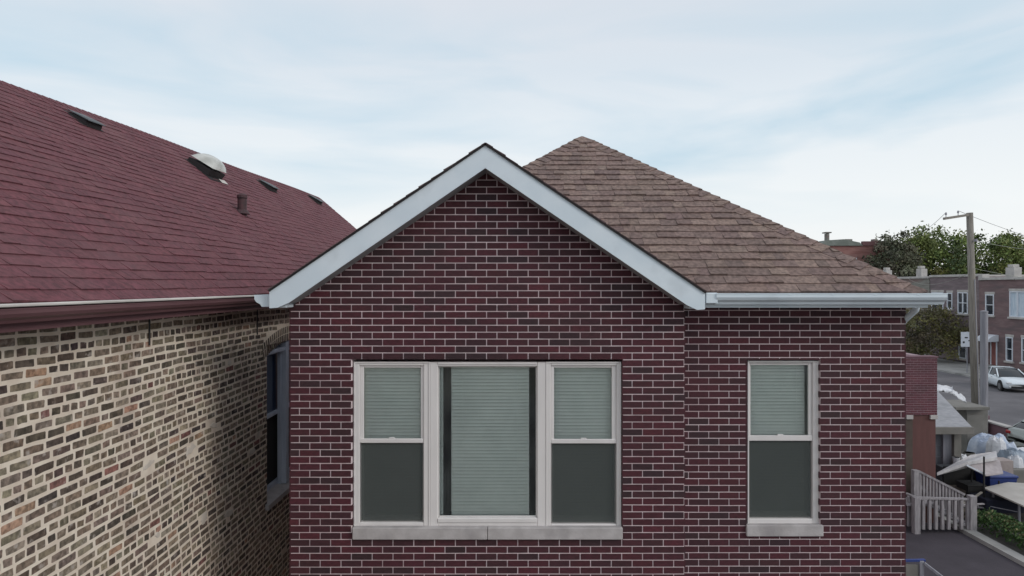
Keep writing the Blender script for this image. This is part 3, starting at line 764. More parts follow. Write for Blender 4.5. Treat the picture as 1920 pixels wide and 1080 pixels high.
# skylight dome
def skylight(pxc, pyc, s):
    D, t = on_roof(pxc, pyc)
    f = lambda a, b, c: mapRoof(D + a, t + b, c)
    mb = MB(); w, l = .34 * s, .26 * s
    pts = [f(-w, -l, .01), f(w, -l, .01), f(w, l, .01), f(-w, l, .01), f(-w, -l, .14), f(w, -l, .14), f(w, l, .08), f(-w, l, .08)]
    mb.faces(pts, [(0, 1, 5, 4), (1, 2, 6, 5), (2, 3, 7, 6), (3, 0, 4, 7), (4, 5, 6, 7)])
    mb.faces([f(-w * 1.2, -l * 1.5, .013), f(w * 1.3, -l * 1.5, .013), f(w * 1.2, l * 1.2, .013), f(-w * 1.2, l * 1.2, .013)], [(0, 1, 2, 3)])
    o = mb.build('skylight', M['black'], nb)
    mb = MB(); n = 10; grid = []
    for i in range(n + 1):
        row = []
        for j in range(n + 1):
            a = -1 + 2 * i / n; b = -1 + 2 * j / n
            h = .15 - .03 * b + .17 * (max(0, 1 - abs(a) ** 2.6) * max(0, 1 - abs(b) ** 2.6)) ** .6
            row.append(f(a * w * 1.04, b * l * 1.04, h))
        grid.append(row)
    pts = [p for r_ in grid for p in r_]; k = n + 1
    mb.faces(pts, [(i * k + j, (i + 1) * k + j, (i + 1) * k + j + 1, i * k + j + 1) for i in range(n) for j in range(n)])
    mb.build('dome', M['dome'], o, smooth=True)
    mb = MB(); 
    for (a, b) in ((w * .75, -l * 1.5), (w * 1.15, -l * 1.25)): pass
    mb.faces([f(w * .35, -l * 1.55, .017), f(w * 1.25, -l * 1.55, .017), f(w * 1.25, -l * 1.1, .03), f(w * .35, -l * 1.1, .03)], [(0, 1, 2, 3)]); mb.build('flashing', M['drip'], o)
skylight(383, 321, .88)
# plumbing vent pipe
D_, t = on_roof(454, 400)
b0 = mapRoof(D_, t, 0)
mb = MB(); mb.tube([b0 - Vector((0, 0, .05)), b0 + Vector((0, 0, .26))], .075, 14); mb.tube([b0 + Vector((0, 0, .0)), b0 + Vector((0, 0, .07))], [.13, .085], 14)
mb.tube([b0 + Vector((0, 0, .27)), b0 + Vector((0, 0, .32)), b0 + Vector((0, 0, .345))], [.085, .085, .05], 14)
mb.build('vent_pipe', material('rusty_dark_pipe', (.035, .02, .022), .7, var=(.075, .03, .035), vscale=9), nb, smooth=False)

# ================================================================== far side of the street
XF_ = 42.0
def DY(px_, X): return X * FPX / (px_ - 960)
def zat(py_, D): return CAMZ + (HY - py_) / FPX * D
M['mauve'] = material('mauve_brick', (.165, .108, .112), .9, var=(.21, .145, .145), vscale=1.2, stretch=(1, 1, 6), bump=.004, bscale=10, var2=(.13, .10, .105), v2scale=.4)
M['mauve2'] = material('grey_mauve_brick', (.17, .135, .145), .9, var=(.22, .175, .185), vscale=1.2, stretch=(1, 1, 6), bump=.004, bscale=10, var2=(.14, .12, .12), v2scale=.4)
M['greybrick'] = material('greenish_grey_brick', (.19, .185, .165), .9, var=(.25, .245, .22), vscale=1, stretch=(1, 1, 5), var2=(.2, .14, .13), v2scale=.3)
M['redbrick'] = material('faded_red_brick', (.22, .10, .09), .9, var=(.29, .15, .135), vscale=.8, stretch=(1, 1, 5), var2=(.2, .16, .15), v2scale=.2)
M['lime'] = material('pale_limestone', (.40, .385, .37), .8, var=(.5, .48, .46), vscale=2)
M['whitepaint'] = material('white_paint', (.62, .66, .72), .5, var=(.7, .74, .8), vscale=2)
M['curtain'] = material('pale_curtain', (.42, .52, .62), .8, var=(.6, .68, .75), vscale=3, stretch=(1, 6, .5))
M['reddoor'] = material('dull_red_door', (.20, .07, .065), .6, var=(.26, .10, .09), vscale=3)
M['roofgrey'] = material('flat_roof_felt', (.2, .2, .2), .9, var=(.26, .26, .25), vscale=1)
M['greenroof'] = material('grey_green_roof', (.15, .17, .15), .9, var=(.2, .22, .2), vscale=1)

def facade_window(bld, y0, y1, z0, z1, X=XF_, curtain=False, mull=1):
    ya, yb = min(y0, y1), max(y0, y1)
    mb = MB(); w = .09
    for a, b in (((ya, z0), (ya + w, z1)), ((yb - w, z0), (yb, z1)), ((ya + w, z0), (yb - w, z0 + w)), ((ya + w, z1 - w), (yb - w, z1)), ((ya + w, (z0 + z1) / 2 - .03), (yb - w, (z0 + z1) / 2 + .03))):
        if curtain and a[1] > z0 + .2 and b[1] < z1 - .2: continue
        mb.box((X - .05, a[0], a[1]), (X + .12, b[0], b[1]))
    for k in range(1, mull):
        yy = ya + (yb - ya) * k / mull; mb.box((X - .045, yy - .06, z0 + w), (X + .11, yy + .06, z1 - w))
    o = mb.build('window', M['whitepaint'], bld)
    mb = MB(); mb.box((X + .04, ya + w, z0 + w), (X + .05, yb - w, z1 - w)); mb.build('pane', M['curtain'] if curtain else M['winglass'], o)
    mb = MB(); mb.bbox((X - .14, ya - .12, z0 - .16), (X + .1, yb + .12, z0 - .005), .01); mb.build('sill', M['lime'], o)
    mb = MB(); mb.bbox((X - .03, ya - .1, z1 + .005), (X + .1, yb + .1, z1 + .22), .01); mb.build('lintel', M['lime'], o)
    return o
def row_building(name, label, cat, y0, y1, h, mat, wins, X=XF_, depth=11, base=None, group=None, side=True):
    b = thing(name, (X + depth / 2, (y0 + y1) / 2, 0), label, cat, group)
    ya, yb = min(y0, y1), max(y0, y1)
    holes = []
    for w in wins: holes.append((min(w[0], w[1]) + .02, w[2] + .02, max(w[0], w[1]) - .02, w[3] - .02))
    mb = MB(); slab(mb, lambda u, v, n: Vector((X - n, u, v)), ya, yb, .15, h, holes, .3)
    mb.box((X + .3, ya, .1), (X + depth, ya + .3, h)); mb.box((X + .3, yb - .3, .1), (X + depth, yb, h)); mb.box((X + depth - .3, ya + .3, .1), (X + depth, yb - .3, h))
    mb.build('wall', mat, b)
    mb = MB(); mb.box((X + .3, ya + .3, h - .6), (X + depth - .3, yb - .3, h - .4)); mb.build('roof', M['roofgrey'], b)
    mb = MB(); mb.bbox((X - .12, ya + .01, h), (X + .36, yb - .01, h + .22), .02); mb.box((X + .36, ya + .01, h), (X + depth, ya + .34, h + .16)); mb.box((X + .36, yb - .34, h), (X + depth, yb - .01, h + .16))
    mb.build('coping', M['lime'], b)
    for w in wins: facade_window(b, w[0], w[1], w[2], w[3], X, *(w[4:]))
    return b
def wpx(x0, x1, y0, y1, X=XF_, *a):
    D0, D1 = DY(x0, X), DY(x1, X); Dm = (D0 + D1) / 2
    return (D0, D1, zat(y1, Dm), zat(y0, Dm), *a)
# B: right-hand building
wB = [wpx(1848, 1864, 552, 591), (57.6, 54.9, 4.6, 6.75, True, 3), wpx(1886.5, 1899.5, 632, 677), wpx(1916, 1932, 634, 680), (52.5, 51.3, 4.6, 6.7)]
B = row_building('row_house', 'mauve brick flat-roofed house right of the timber pole, white awning over its red door', 'house', DY(1836, XF_), 49.5, 7.72, M['mauve'], wB, group='flat-roofed houses across the street')
mb = MB(); mb.bbox((XF_ - .16, 56.9, 7.72), (XF_ + .5, 57.9, 8.75), .02); mb.bbox((XF_ - .13, 57.1, 8.76), (XF_ + .45, 57.7, 9.0), .03); mb.build('parapet_pedestal', M['lime'], B)
mb = MB(); mb.bbox((XF_ - .16, 60.75, 7.7), (XF_ + .5, 61.3, 8.25), .02); mb.build('parapet_pedestal', M['lime'], B)
yd0, yd1 = DY(1858, XF_), DY(1870, XF_)
mb = MB(); mb.box((XF_ - .03, yd1 + .1, .32), (XF_ + .02, yd0 - .1, 2.3)); d = mb.build('door', M['reddoor'], B)
mb = MB(); mb.box((XF_ - .06, yd1, .3), (XF_ + .03, yd1 + .1, 2.5)); mb.box((XF_ - .06, yd0 - .1, .3), (XF_ + .03, yd0, 2.5)); mb.box((XF_ - .06, yd1 + .1, 2.3), (XF_ + .03, yd0 - .1, 2.5)); mb.build('door_frame', M['whitepaint'], d)
mb = MB(); n = 8
ya_, yb_ = DY(1873, XF_) , DY(1849, XF_)
pr = [(-.02, 2.95)] + [(-.95 * math.sin(t * math.pi / 2 / n), 2.35 + .6 * math.cos(t * math.pi / 2 / n)) for t in range(n + 1)] + [(-.9, 2.35), (-.02, 2.4)]
mb.prism([(p[0], p[1]) for p in pr], lambda u, v: Vector((XF_ + u, ya_, v)), lambda u, v: Vector((XF_ + u, yb_, v))); mb.build('awning', M['whitepaint'], B)
mb = MB(); mb.box((XF_ - 1.2, yd1 - .3, .15), (XF_ - .07, yd0 + .3, .3)); mb.build('doorstep', M['conc'], B)
# A: left-hand building
wA = [wpx(1796, 1815, 548, 588, XF_, False, 2), wpx(1776, 1786, 549, 579), wpx(1747, 1769, 548, 583, XF_, False, 2), wpx(1798, 1812, 632, 672)]
A = row_building('row_house', 'mauve brick two-storey house left of the timber pole, with paired white upstairs windows', 'house', DY(1744, XF_), DY(1836, XF_) + .02, 8.05, M['mauve2'], wA, group='flat-roofed houses across the street')
yd0, yd1 = DY(1827.5, XF_), DY(1835.5, XF_)
mb = MB(); mb.box((XF_ - .03, yd1 + .1, .32), (XF_ + .02, yd0 - .1, 2.4)); d = mb.build('door', M['dark'], A)
mb = MB(); mb.box((XF_ - .06, yd1, .3), (XF_ + .03, yd1 + .1, 2.6)); mb.box((XF_ - .06, yd0 - .1, .3), (XF_ + .03, yd0, 2.6)); mb.box((XF_ - .07, yd1, 2.4), (XF_ + .03, yd0, 2.7)); mb.build('door_frame', M['lime'], d)
# C: grey-green one beyond
Cc = row_building('row_house', 'greenish grey two-storey house beyond the gutter end, with small pale chimneys', 'house', 80.0, DY(1743, XF_) + .03, 7.95, M['greybrick'], [(78, 76.6, 4.6, 6.4), (74.5, 73.1, 4.6, 6.4)], group='flat-roofed houses across the street')
for yy, xx in ((70.0, 0), (76.5, 0)):
    mb = MB(); mb.bbox((XF_ - .05, yy, 7.95), (XF_ + .6, yy + .9, 8.95), .03); mb.bbox((XF_ - .02, yy + .2, 8.97), (XF_ + .5, yy + .7, 9.25), .03); mb.build('chimney', M['lime'], Cc)
# far red brick block
M['burg0'] = material('dark_red_brick', (.15, .075, .08), .9, var=(.19, .10, .10), vscale=1)
Dd = thing('brick_building', (44, 92, 0), 'tall faded red brick building with a grey-green roof, farthest house beyond the brown hip roof', 'building')
mb = MB(); slab(mb, lambda u, v, n: Vector((u, 85 - n, v)), 38.6, 47.2, 0, 12.2, [(45.0, 9.5, 45.7, 10.7), (42.2, 9.5, 42.9, 10.7)], .3)
mb.box((38.6, 85.3, 0), (38.9, 100, 12.2)); mb.box((46.9, 85.3, 0), (47.2, 100, 12.2)); mb.box((38.9, 99.7, 0), (46.9, 100, 12.2)); mb.build('wall', M['redbrick'], Dd)
mb = MB(); mb.prism([(38.3, 12.2), (43.6, 12.2), (43.2, 12.6), (41.2, 13.0), (38.9, 12.85)], lambda u, v: Vector((u, 84.8, v)), lambda u, v: Vector((u, 100.3, v))); rr = mb.build('roof', M['greenroof'], Dd)
mb = MB(); mb.bbox((43.62, 84.85, 12.2), (47.3, 85.35, 12.75), .02); mb.build('parapet', M['burg0'], Dd)
for (x, w, h) in ((39.7, .3, 1.3), (42.0, .9, .6), (45.6, .5, .6)):
    mb = MB(); mb.bbox((x, 86, 11.9), (x + w, 86.8, 12.5 + h), .03)
    if h > 1: mb.bbox((x - .25, 85.9, 13.85), (x + w + .25, 86.9, 14.0), .03)
    mb.build('chimney', M['greybrick'], rr)
for x in (45.0, 42.2):
    mb = MB(); ring(mb, x, x + .7, 9.5, 10.7, .1, 84.93, 85.1); o = mb.build('window', M['whitepaint'], Dd)
    mb = MB(); mb.box((x + .1, 85.03, 9.6), (x + .6, 85.05, 10.6)); mb.build('pane', M['winglass'], o)

# ================================================================== trees
def tree(name, label, cat, x, y, z0, H, crown, nclump, nleaf, lsz, cols, trunk_r=.25, group=None, seed=1, flatbase=.45, lean=0):
    random.seed(seed)
    t = thing(name, (x, y, 0), label, cat, group)
    cx, cy, cz, rx, ry, rz = crown
    mb = MB(); base = Vector((x, y, 0)); top = Vector((x + cx, y + cy, cz))
    trunk = [base, base.lerp(top, .35) + Vector((random.uniform(-.2, .2), 0, 0)), base.lerp(top, .7), top, top + Vector((0, 0, rz * .5))]
    mb.tube(trunk, [trunk_r * 1.25, trunk_r, trunk_r * .75, trunk_r * .5, .04], 9)
    cl = []
    for i in range(nclump):
        while True:
            p = Vector((random.uniform(-1, 1), random.uniform(-1, 1), random.uniform(-1, 1)))
            if .25 < p.length < 1: break
        k = p.length ** .5 / p.length
        p = p * k
        if p.z < 0: p.z *= flatbase * 2
        wob = .85 + .5 * mnoise.noise(p * 1.7 + Vector((seed, 0, 0)))
        c = Vector((top.x + p.x * rx * wob, top.y + p.y * ry * wob, top.z + p.z * rz * wob)); cl.append(c)
    for c in random.sample(cl, min(len(cl), 16)):
        a = trunk[random.choice((1, 2, 3))].lerp(trunk[3], random.random() * .5); m = a.lerp(c, .5) + Vector((0, 0, .25))
        mb.tube([a, m, c], [trunk_r * .38, trunk_r * .22, .025], 6, caps=False)
    mb.build('trunk', M['bark'], t)
    mb = MB()
    for c in cl:
        col = random.choice(cols); r = min(rx, rz) * random.uniform(.16, .34); cc = vary(col, .2)
        for k in range(nleaf):
            d = Vector((random.gauss(0, .5), random.gauss(0, .5), random.gauss(0, .38))) * r; p = c + d
            n = Vector((random.uniform(-1, 1), random.uniform(-1, 1), random.uniform(-.4, 1))).normalized(); a = n.orthogonal().normalized(); b = n.cross(a); s = lsz * random.uniform(.6, 1.3)
            q = random.uniform(0, 6.28); a, b = a * math.cos(q) + b * math.sin(q), b * math.cos(q) - a * math.sin(q)
            mb.poly([p - a * s, p - b * s * .55, p + a * s, p + b * s * .55], vary(cc, .15))
    mb.build('crown', M['leaf'], t)
    return t
G1 = [(.135, .18, .045), (.105, .145, .04), (.17, .195, .055), (.075, .105, .045)]
G2 = [(.10, .107, .065), (.08, .087, .055), (.12, .12, .075)]
G3 = [(.14, .13, .055), (.12, .10, .055), (.16, .15, .05), (.10, .085, .055)]
grp = 'trees behind the flat-roofed houses'
tree('leafy_tree', 'broad dark green tree behind the paired-window house, just left of the pole top', 'tree', PX(1740, 92), 92, 0, 14, (0, 0, 10.9, 6.6, 5.5, 4.6), 130, 130, .2, G1, .4, grp, 3)
tree('leafy_tree', 'dark green tree right of the timber pole, behind the house with the awning', 'tree', PX(1866, 90), 90, 0, 13, (0, 0, 9.9, 5.6, 5, 4.2), 110, 120, .2, G1, .38, grp, 5)
tree('leafy_tree', 'small lighter tree cut by the right edge behind the roofline', 'tree', PX(1925, 96), 96, 0, 12, (0, 0, 9.2, 4.5, 4, 3.8), 75, 100, .2, G2, .3, grp, 8)
tree('leafy_tree', 'thin greyish green tree beside the faded red brick building', 'tree', PX(1672, 84), 84, 0, 12, (0, 0, 9.6, 3.2, 3, 4.3), 65, 90, .18, G2, .25, grp, 11)
tree('street_tree', 'olive brown street tree under the end of the white gutter, in front of the houses', 'tree', 38.6, 64.0, 0, 5, (.0, 0, 2.8, 4.4, 3.0, 2.6), 150, 80, .11, G3, .13, None, 14)

# ================================================================== poles and wires
pole = thing('utility_pole', (20.1, 30, 0), 'tall weathered timber utility pole with one side arm near its top', 'utility pole')
mb = MB(); pb = P(1829, 800, 30); pt = P(1818, 399, 30)
pb = Vector((PX(1832, 30), 30, 0)); mb.tube([pb, pb.lerp(pt, .5), pt], [.17, .15, .13], 14); mb.build('shaft', M['pole'], pole, smooth=True)
arm0 = P(1815, 403, 29.9); arm1 = P(1770, 410, 29.0)
mb = MB(); mb.bar(arm0, arm1, .09, .10); mb.build('crossarm', M['pole'], pole)
for k in (.42, .92):
    c = arm0.lerp(arm1, k); mb = MB(); mb.tube([c, c + Vector((0, 0, .14)), c + Vector((0, 0, .16)), c + Vector((0, 0, .25))], [.015, .015, .045, .03], 8); mb.build('insulator', M['metalpole'], pole)
mb = MB(); c = P(1826, 451, 29.85); mb.bbox((c.x - .04, 29.66, c.z - .06), (c.x + .04, 29.83, c.z + .06), .01); mb.build('bracket', M['metalpole'], pole)
mb = MB(); mb.tube([pb + Vector((.02, -.2, 0)), pb.lerp(pt, .72) + Vector((0, -.19, 0))], .022, 6); mb.build('conduit', M['metalpole'], pole)
def wire(label, a, b, sag, r=.009, mat='wire', name='overhead_wire'):
    pts = []
    for i in range(17):
        t = i / 16; p = a.lerp(b, t); p.z -= sag * 4 * t * (1 - t); pts.append(p)
    mb = MB(); mb.tube(pts, r, 5); o = mb.build(name, M[mat]); tag(o, label, 'wire', 'wires strung from the timber pole'); return o
att = P(1826, 451, 29.8)
wire('pale wire running right from the bracket high on the timber pole', att, P(2060, 468, 36), .25, .010, 'wirepale')
wire('thin wire running right from halfway up the timber pole above the parapet', P(1825, 503, 29.8), P(2060, 530, 40), .2, .009, 'wirepale')
wire('dark wire from the tip of the pole arm towards the trees on the left', arm0.lerp(arm1, .92) + Vector((0, 0, .25)), P(1690, 440, 60), .5, .009)
wire('dark wire from the middle of the pole arm running right past the tree tops', arm0.lerp(arm1, .42) + Vector((0, 0, .25)), P(2080, 470, 60), .5, .009)
wire('short slack wire left of the timber pole in front of the dark tree', P(1818, 512, 29.9), P(1700, 520, 66), .6, .009, 'wirepale')
mp_ = thing('metal_post', (PX(1845, 31.5), 31.5, 0), 'plain pale metal post standing right of the timber pole, half its height', 'post')
mb = MB(); zt = zat(585, 31.5); mb.tube([(mp_.location.x, 31.5, 0), (mp_.location.x, 31.5, zt)], .16, 14); mb.build('shaft', M['metalpole'], mp_)
mb = MB(); mb.tube([(mp_.location.x, 31.5, zt), (mp_.location.x, 31.5, zt + .04), (mp_.location.x, 31.5, zt + .07)], [.17, .17, .06], 14); mb.build('cap', M['metalpole'], mp_)
sg = thing('street_sign', (37, 55.5, .15), 'white street sign with small dark marks on a thin post left of the timber pole', 'sign')
mb = MB(); mb.tube([(37, 55.5, .1), (37, 55.5, 3.5)], .04, 8); mb.build('post', M['metalpole'], sg)
mb = MB(); mb.bbox((36.45, 55.42, 2.25), (37.5, 55.45, 3.45), .01); pl = mb.build('panel', M['whitepaint'], sg)
for (a, b, c, d) in ((36.75, 37.0, 2.95, 3.05), (37.05, 37.25, 2.7, 2.8), (36.6, 36.75, 2.55, 2.7)):
    mb = MB(); mb.box((a, 55.412, c), (b, 55.418, d)); mb.build('mark', M['rubber'], pl)

# ================================================================== cars
def car(label, x, y, paint, yaw=0, group=None, glassm='carglass'):
    t = thing('parked_car', (0, 0, 0), label, 'car', group)
    mb = MB()
    # stations from rear (0) to front (L): y, half width, z bottom, z top
    st = [(0, .66, .42, .62), (.03, .76, .34, .86), (.12, .82, .26, .97), (.5, .87, .22, 1.03), (1.3, .89, .2, .99), (2.3, .9, .2, .97), (3.1, .89, .2, .95), (3.6, .87, .2, .89), (4.1, .84, .22, .80), (4.35, .78, .26, .70), (4.46, .66, .34, .56)]
    secs = []
    for (s, w, zb, zt) in st:
        h = zt - zb
        ring_ = [(w * .80, zb), (w * .97, zb + h * .15), (w, zb + h * .45), (w * .985, zb + h * .74), (w * .93, zb + h * .93), (w * .78, zt), (0, zt + .025)]
        full = [(a, b) for a, b in ring_] + [(-a, b) for a, b in ring_[-2::-1]]
        secs.append([(a, s, b) for a, b in full])
    n = len(secs[0]); pts = [p for q in secs for p in q]; fs = []
    for i in range(len(secs) - 1):
        for k in range(n): fs.append((i * n + k, i * n + (k + 1) % n, (i + 1) * n + (k + 1) % n, (i + 1) * n + k))
    fs.append(tuple(range(n))); fs.append(tuple(reversed(range((len(secs) - 1) * n, len(secs) * n)))); mb.faces(pts, fs)
    b = mb.build('body', paint, t, smooth=True)
    # greenhouse
    gs = [(.28, .74, .97, 1.0), (.62, .72, .97, 1.28), (1.0, .70, .97, 1.41), (1.7, .69, .96, 1.455), (2.35, .67, .95, 1.42), (2.75, .70, .95, 1.26), (3.35, .76, .92, .94)]
    def gsec(s, w, zb, zt, o=0): return [(.84 + o, s, zb), (w * .93 + o, s, zt - .02), (w * .8, s, zt + o), (0, s, zt + .02 + o), (-w * .8, s, zt + o), (-w * .93 - o, s, zt - .02), (-.84 - o, s, zb)]
    mb = MB(); pts = []; 
    for g in gs: pts += gsec(*g)
    fs = [(i * 7 + k, i * 7 + k + 1, (i + 1) * 7 + k + 1, (i + 1) * 7 + k) for i in range(len(gs) - 1) for k in range(6)]; mb.faces(pts, fs)
    mb.build('glazing', M[glassm], t, smooth=True)
    mb = MB(); pts = []; rs = gs[1:5]
    rs = [(.55, .72, .97, 1.25)] + gs[2:4] + [(2.45, .68, .95, 1.385)]
    for g in rs: q = gsec(*g, .012); pts += q[1:6]
    mb.faces(pts, [(i * 5 + k, i * 5 + k + 1, (i + 1) * 5 + k + 1, (i + 1) * 5 + k) for i in range(len(rs) - 1) for k in range(4)]); mb.build('roof_panel', paint, t, smooth=True)
    mb = MB()
    for sx in (-1, 1):
        for (a, b_) in (((.86, .40, .98), (.69, .98, 1.40)), ((.855, 1.75, .95), (.665, 1.72, 1.43)), ((.85, 3.25, .92), (.65, 2.42, 1.40))):
            mb.bar((a[0] * sx, a[1], a[2]), (b_[0] * sx, b_[1], b_[2]), .07, .05)
    mb.build('pillar', paint, t)
    for s in (.82, 3.55):
        for sx in (-1, 1):
            mb = MB(); xo = .90 * sx; mb.tube([(xo * .78, s, .32), (xo * 1.005, s, .32)], .325, 22); w = mb.build('wheel', M['rubber'], t)
            mb = MB(); mb.tube([(xo * 1.0, s, .32), (xo * 1.012, s, .32)], .21, 18); mb.build('rim', M['rim'], w)
            mb = MB(); mb.tube([(xo * .9, s, .36), (xo * .992, s, .36)], .39, 22); mb.build('wheel_arch', M['rubber'], w)
    for sx in (-1, 1):
        mb = MB(); mb.bbox((sx * .48, 4.28, .58), (sx * .80, 4.43, .70), .03); mb.build('headlight', M['clearlamp'], t)
        mb = MB(); mb.bbox((sx * .52, -.01, .72), (sx * .80, .12, .86), .03); mb.build('tail_light', M['redlamp'], t)
        mb = MB(); mb.bbox((sx * .88, 2.95, .93), (sx * 1.02, 3.08, 1.05), .03); mb.build('mirror', paint, t)
        mb = MB(); mb.box((sx * .895, 1.15, .80), (sx * .915, 1.32, .83)); mb.box((sx * .895, 2.2, .80), (sx * .915, 2.37, .83)); mb.build('door_handle', M['chrome'], t)
    mb = MB(); mb.bbox((-.55, 4.40, .30), (.55, 4.475, .45), .02); mb.build('grille', M['rubber'], t)
    mb = MB(); mb.bbox((-.8, -.03, .34), (.8, .06, .46), .02); mb.build('bumper', M['rubber'], t)
    t.location = (x, y, .012); t.rotation_euler = (0, 0, R(yaw))
    return t
car('white hatchback parked across the street in front of the house with the awning', 35.2, 50.0, M['carwhite'], 165)
car('silver green car in the driveway beside the low burgundy brick wall, at the right edge', 21.75, 29.3, M['carsilver'], -90)

# ================================================================== near right: garden things
lw = thing('garden_wall', (22.1, 28, 0), 'low burgundy brick boundary wall with pale coping left of the silver car', 'wall')
M['burg'] = material('burgundy_brick', (.13, .07, .085), .9, var=(.17, .095, .11), vscale=3, stretch=(1, 1, 5), bump=.004, bscale=20)
mb = MB(); mb.box((22.0, 30.35, 0), (22.2, 31.8, .88)); mb.build('wall', M['burg'], lw)
mb = MB(); mb.bbox((21.95, 30.3, .885), (22.27, 31.85, .96), .01); mb.build('coping', M['lime'], lw)
mb = MB(); mb.bbox((21.85, 31.85, 0), (22.3, 32.25, 1.15), .02); mb.build('pillar', M['burg'], lw)

cs = thing('flat_roof_shed', (18.9, 29, 0), 'stained concrete block shed with a flat overhanging roof at the foot of the pole', 'shed')
x0, x1 = PX(1806, 28.4), PX(1846, 28.4)
mb = MB(); mb.box((x0, 28.2, 0), (x1, 29.6, 2.1)); mb.build('wall', M['darkconc'], cs)
mb = MB(); mb.bbox((PX(1789, 28.0), 27.9, 2.12), (PX(1853, 28.0), 29.75, 2.24), .01); mb.build('roof', M['darkconc'], cs)
mb = MB(); mb.bbox((x1 - .9, 28.14, .05), (x1 - .2, 28.19, 1.9), .01); mb.build('door', M['darkconc'], cs)

gar = thing('garage', (14.6, 25.5, 0), 'low garage with light grey shingle roof and dark front beside the red brick annex', 'garage')
M['greyroof'] = material('light_grey_shingle', (.27, .275, .295), .9, var=(.33, .335, .355), vscale=5, stretch=(1, 3, 3), bump=.006, bscale=14, var2=(.22, .23, .24), v2scale=.9)
xe = PX(1822, 24.0); ze = zat(800, 24.0)
rp = [(24.0, ze), (26.1, ze + 1.05), (28.2, ze), (28.2, ze - .1), (26.1, ze + .93), (24.0, ze - .1)]
mb = MB(); 
for h in ([rp[0], rp[1], rp[4], rp[5]], [rp[1], rp[2], rp[3], rp[4]]): mb.prism(h, lambda u, v: Vector((9.5, u, v)), lambda u, v: Vector((xe, u, v)))
mb.build('roof', M['greyroof'], gar)
mb = MB(); mb.bbox((9.5, 23.93, ze - .26), (xe + .03, 24.0, ze - .01), .01); mb.build('fascia', M['darkconc'], gar)
mb = MB(); mb.box((xe - .45, 24.25, 0), (xe - .2, 28.0, ze - .12)); mb.box((9.6, 27.8, 0), (xe - .45, 28.0, ze - .12)); mb.box((13.0, 24.3, 0), (13.12, 27.8, ze - .12))
mb.faces([(xe - .45, 24.24, ze - .12), (xe - .45, 28, ze - .12), (xe - .45, 26.1, ze + .88), (xe - .2, 24.24, ze - .12), (xe - .2, 28, ze - .12), (xe - .2, 26.1, ze + .88)], [(0, 1, 2), (3, 5, 4)]) if True else mb.poly([(xe - .2, 24.2, ze - .1), (xe - .2, 28, ze - .1), (xe - .2, 26.1, ze + .88)]); mb.build('wall', M['darkconc'], gar)
mb = MB(); mb.box((13.1, 24.5, .02), (xe - .75, 24.56, 1.85))
for k in range(4): mb.box((13.1, 24.47, .2 + k * .42), (xe - .75, 24.5, .23 + k * .42))
mb.build('garage_door', material('dark_grey_door', (.09, .095, .11), .6, var=(.12, .125, .14), vscale=2), gar)
mb = MB(); mb.box((xe - .75, 24.4, 0), (xe - .45, 24.6, ze - .12)); mb.build('door_post', M['metalpole'], gar)

def drape(name, label, cat, pts, mat, n=14, amp=.06, th=.02, seed=0, freq=3.0, group=None, kind=None):
    """crumpled sheet over a bilinear patch of four corners, optional bulge"""
    a, b, c, d = [Vector(p) for p in pts[:4]]; bul = pts[4] if len(pts) > 4 else 0
    mb = MB(); g = []
    for i in range(n + 1):
        for j in range(n + 1):
            u, v = i / n, j / n
            p = a.lerp(b, u).lerp(d.lerp(c, u), v)
            z = amp * (abs(mnoise.noise(Vector((u * freq + seed, v * freq * 1.4, seed * 1.7)))) * 1.6 + .5 * mnoise.noise(Vector((u * freq * 3, v * freq * 3 + seed, 4))))
            p += Vector((amp * .5 * mnoise.noise(Vector((u * 4, v * 4, seed + 9))), 0, z + bul * math.sin(math.pi * min(1, u)) * math.sin(math.pi * min(1, v)))); g.append(p)
    k = n + 1; dn = [p - Vector((0, 0, th)) for p in g]; N_ = len(g)
    fs = [(i * k + j, (i + 1) * k + j, (i + 1) * k + j + 1, i * k + j + 1) for i in range(n) for j in range(n)]
    fs += [tuple(N_ + q for q in f[::-1]) for f in fs]
    rim = [i * k for i in range(k)] + [n * k + j for j in range(1, k)] + [i * k + n for i in range(n - 1, -1, -1)] + [j for j in range(n - 1, 0, -1)]
    fs += [(rim[i], rim[(i + 1) % len(rim)], N_ + rim[(i + 1) % len(rim)], N_ + rim[i]) for i in range(len(rim))]
    mb.faces(g + dn, fs); o = mb.build(name, mat, smooth=True); tag(o, label, cat, group, kind); return o
M['plastic'] = material('white_plastic_sheet', (.52, .53, .56), .4, var=(.66, .67, .7), vscale=3, bump=.02, bscale=6)
M['bluetarp'] = material('pale_blue_tarp', (.30, .36, .47), .45, var=(.42, .47, .56), vscale=3, bump=.02, bscale=5)
M['greytarp'] = material('blue_grey_tarp', (.19, .24, .30), .45, var=(.26, .31, .37), vscale=3, bump=.02, bscale=5)
M['pinkboard'] = material('weathered_pinkish_board', (.30, .27, .28), .8, var=(.38, .345, .35), vscale=5, bump=.005, bscale=15)
M['whiteboard'] = material('dirty_white_sheeting', (.42, .41, .42), .7, var=(.55, .54, .54), vscale=6, bump=.01, bscale=15)
drape('plastic_sheet', 'crumpled white plastic sheet draped along the grey garage ridge', 'sheet', [P(1752, 733, 25.9), P(1786, 738, 26.0), P(1786, 727, 26.6), P(1752, 722, 26.6)], M['plastic'], 10, .09, .02, 1)
drape('plastic_strip', 'twisted white plastic strip trailing down to the flat concrete shed', 'sheet', [P(1780, 738, 26.0), P(1813, 757, 26.0), P(1811, 752, 26.6), P(1784, 728, 26.6)], M['plastic'], 10, .10, .02, 2)

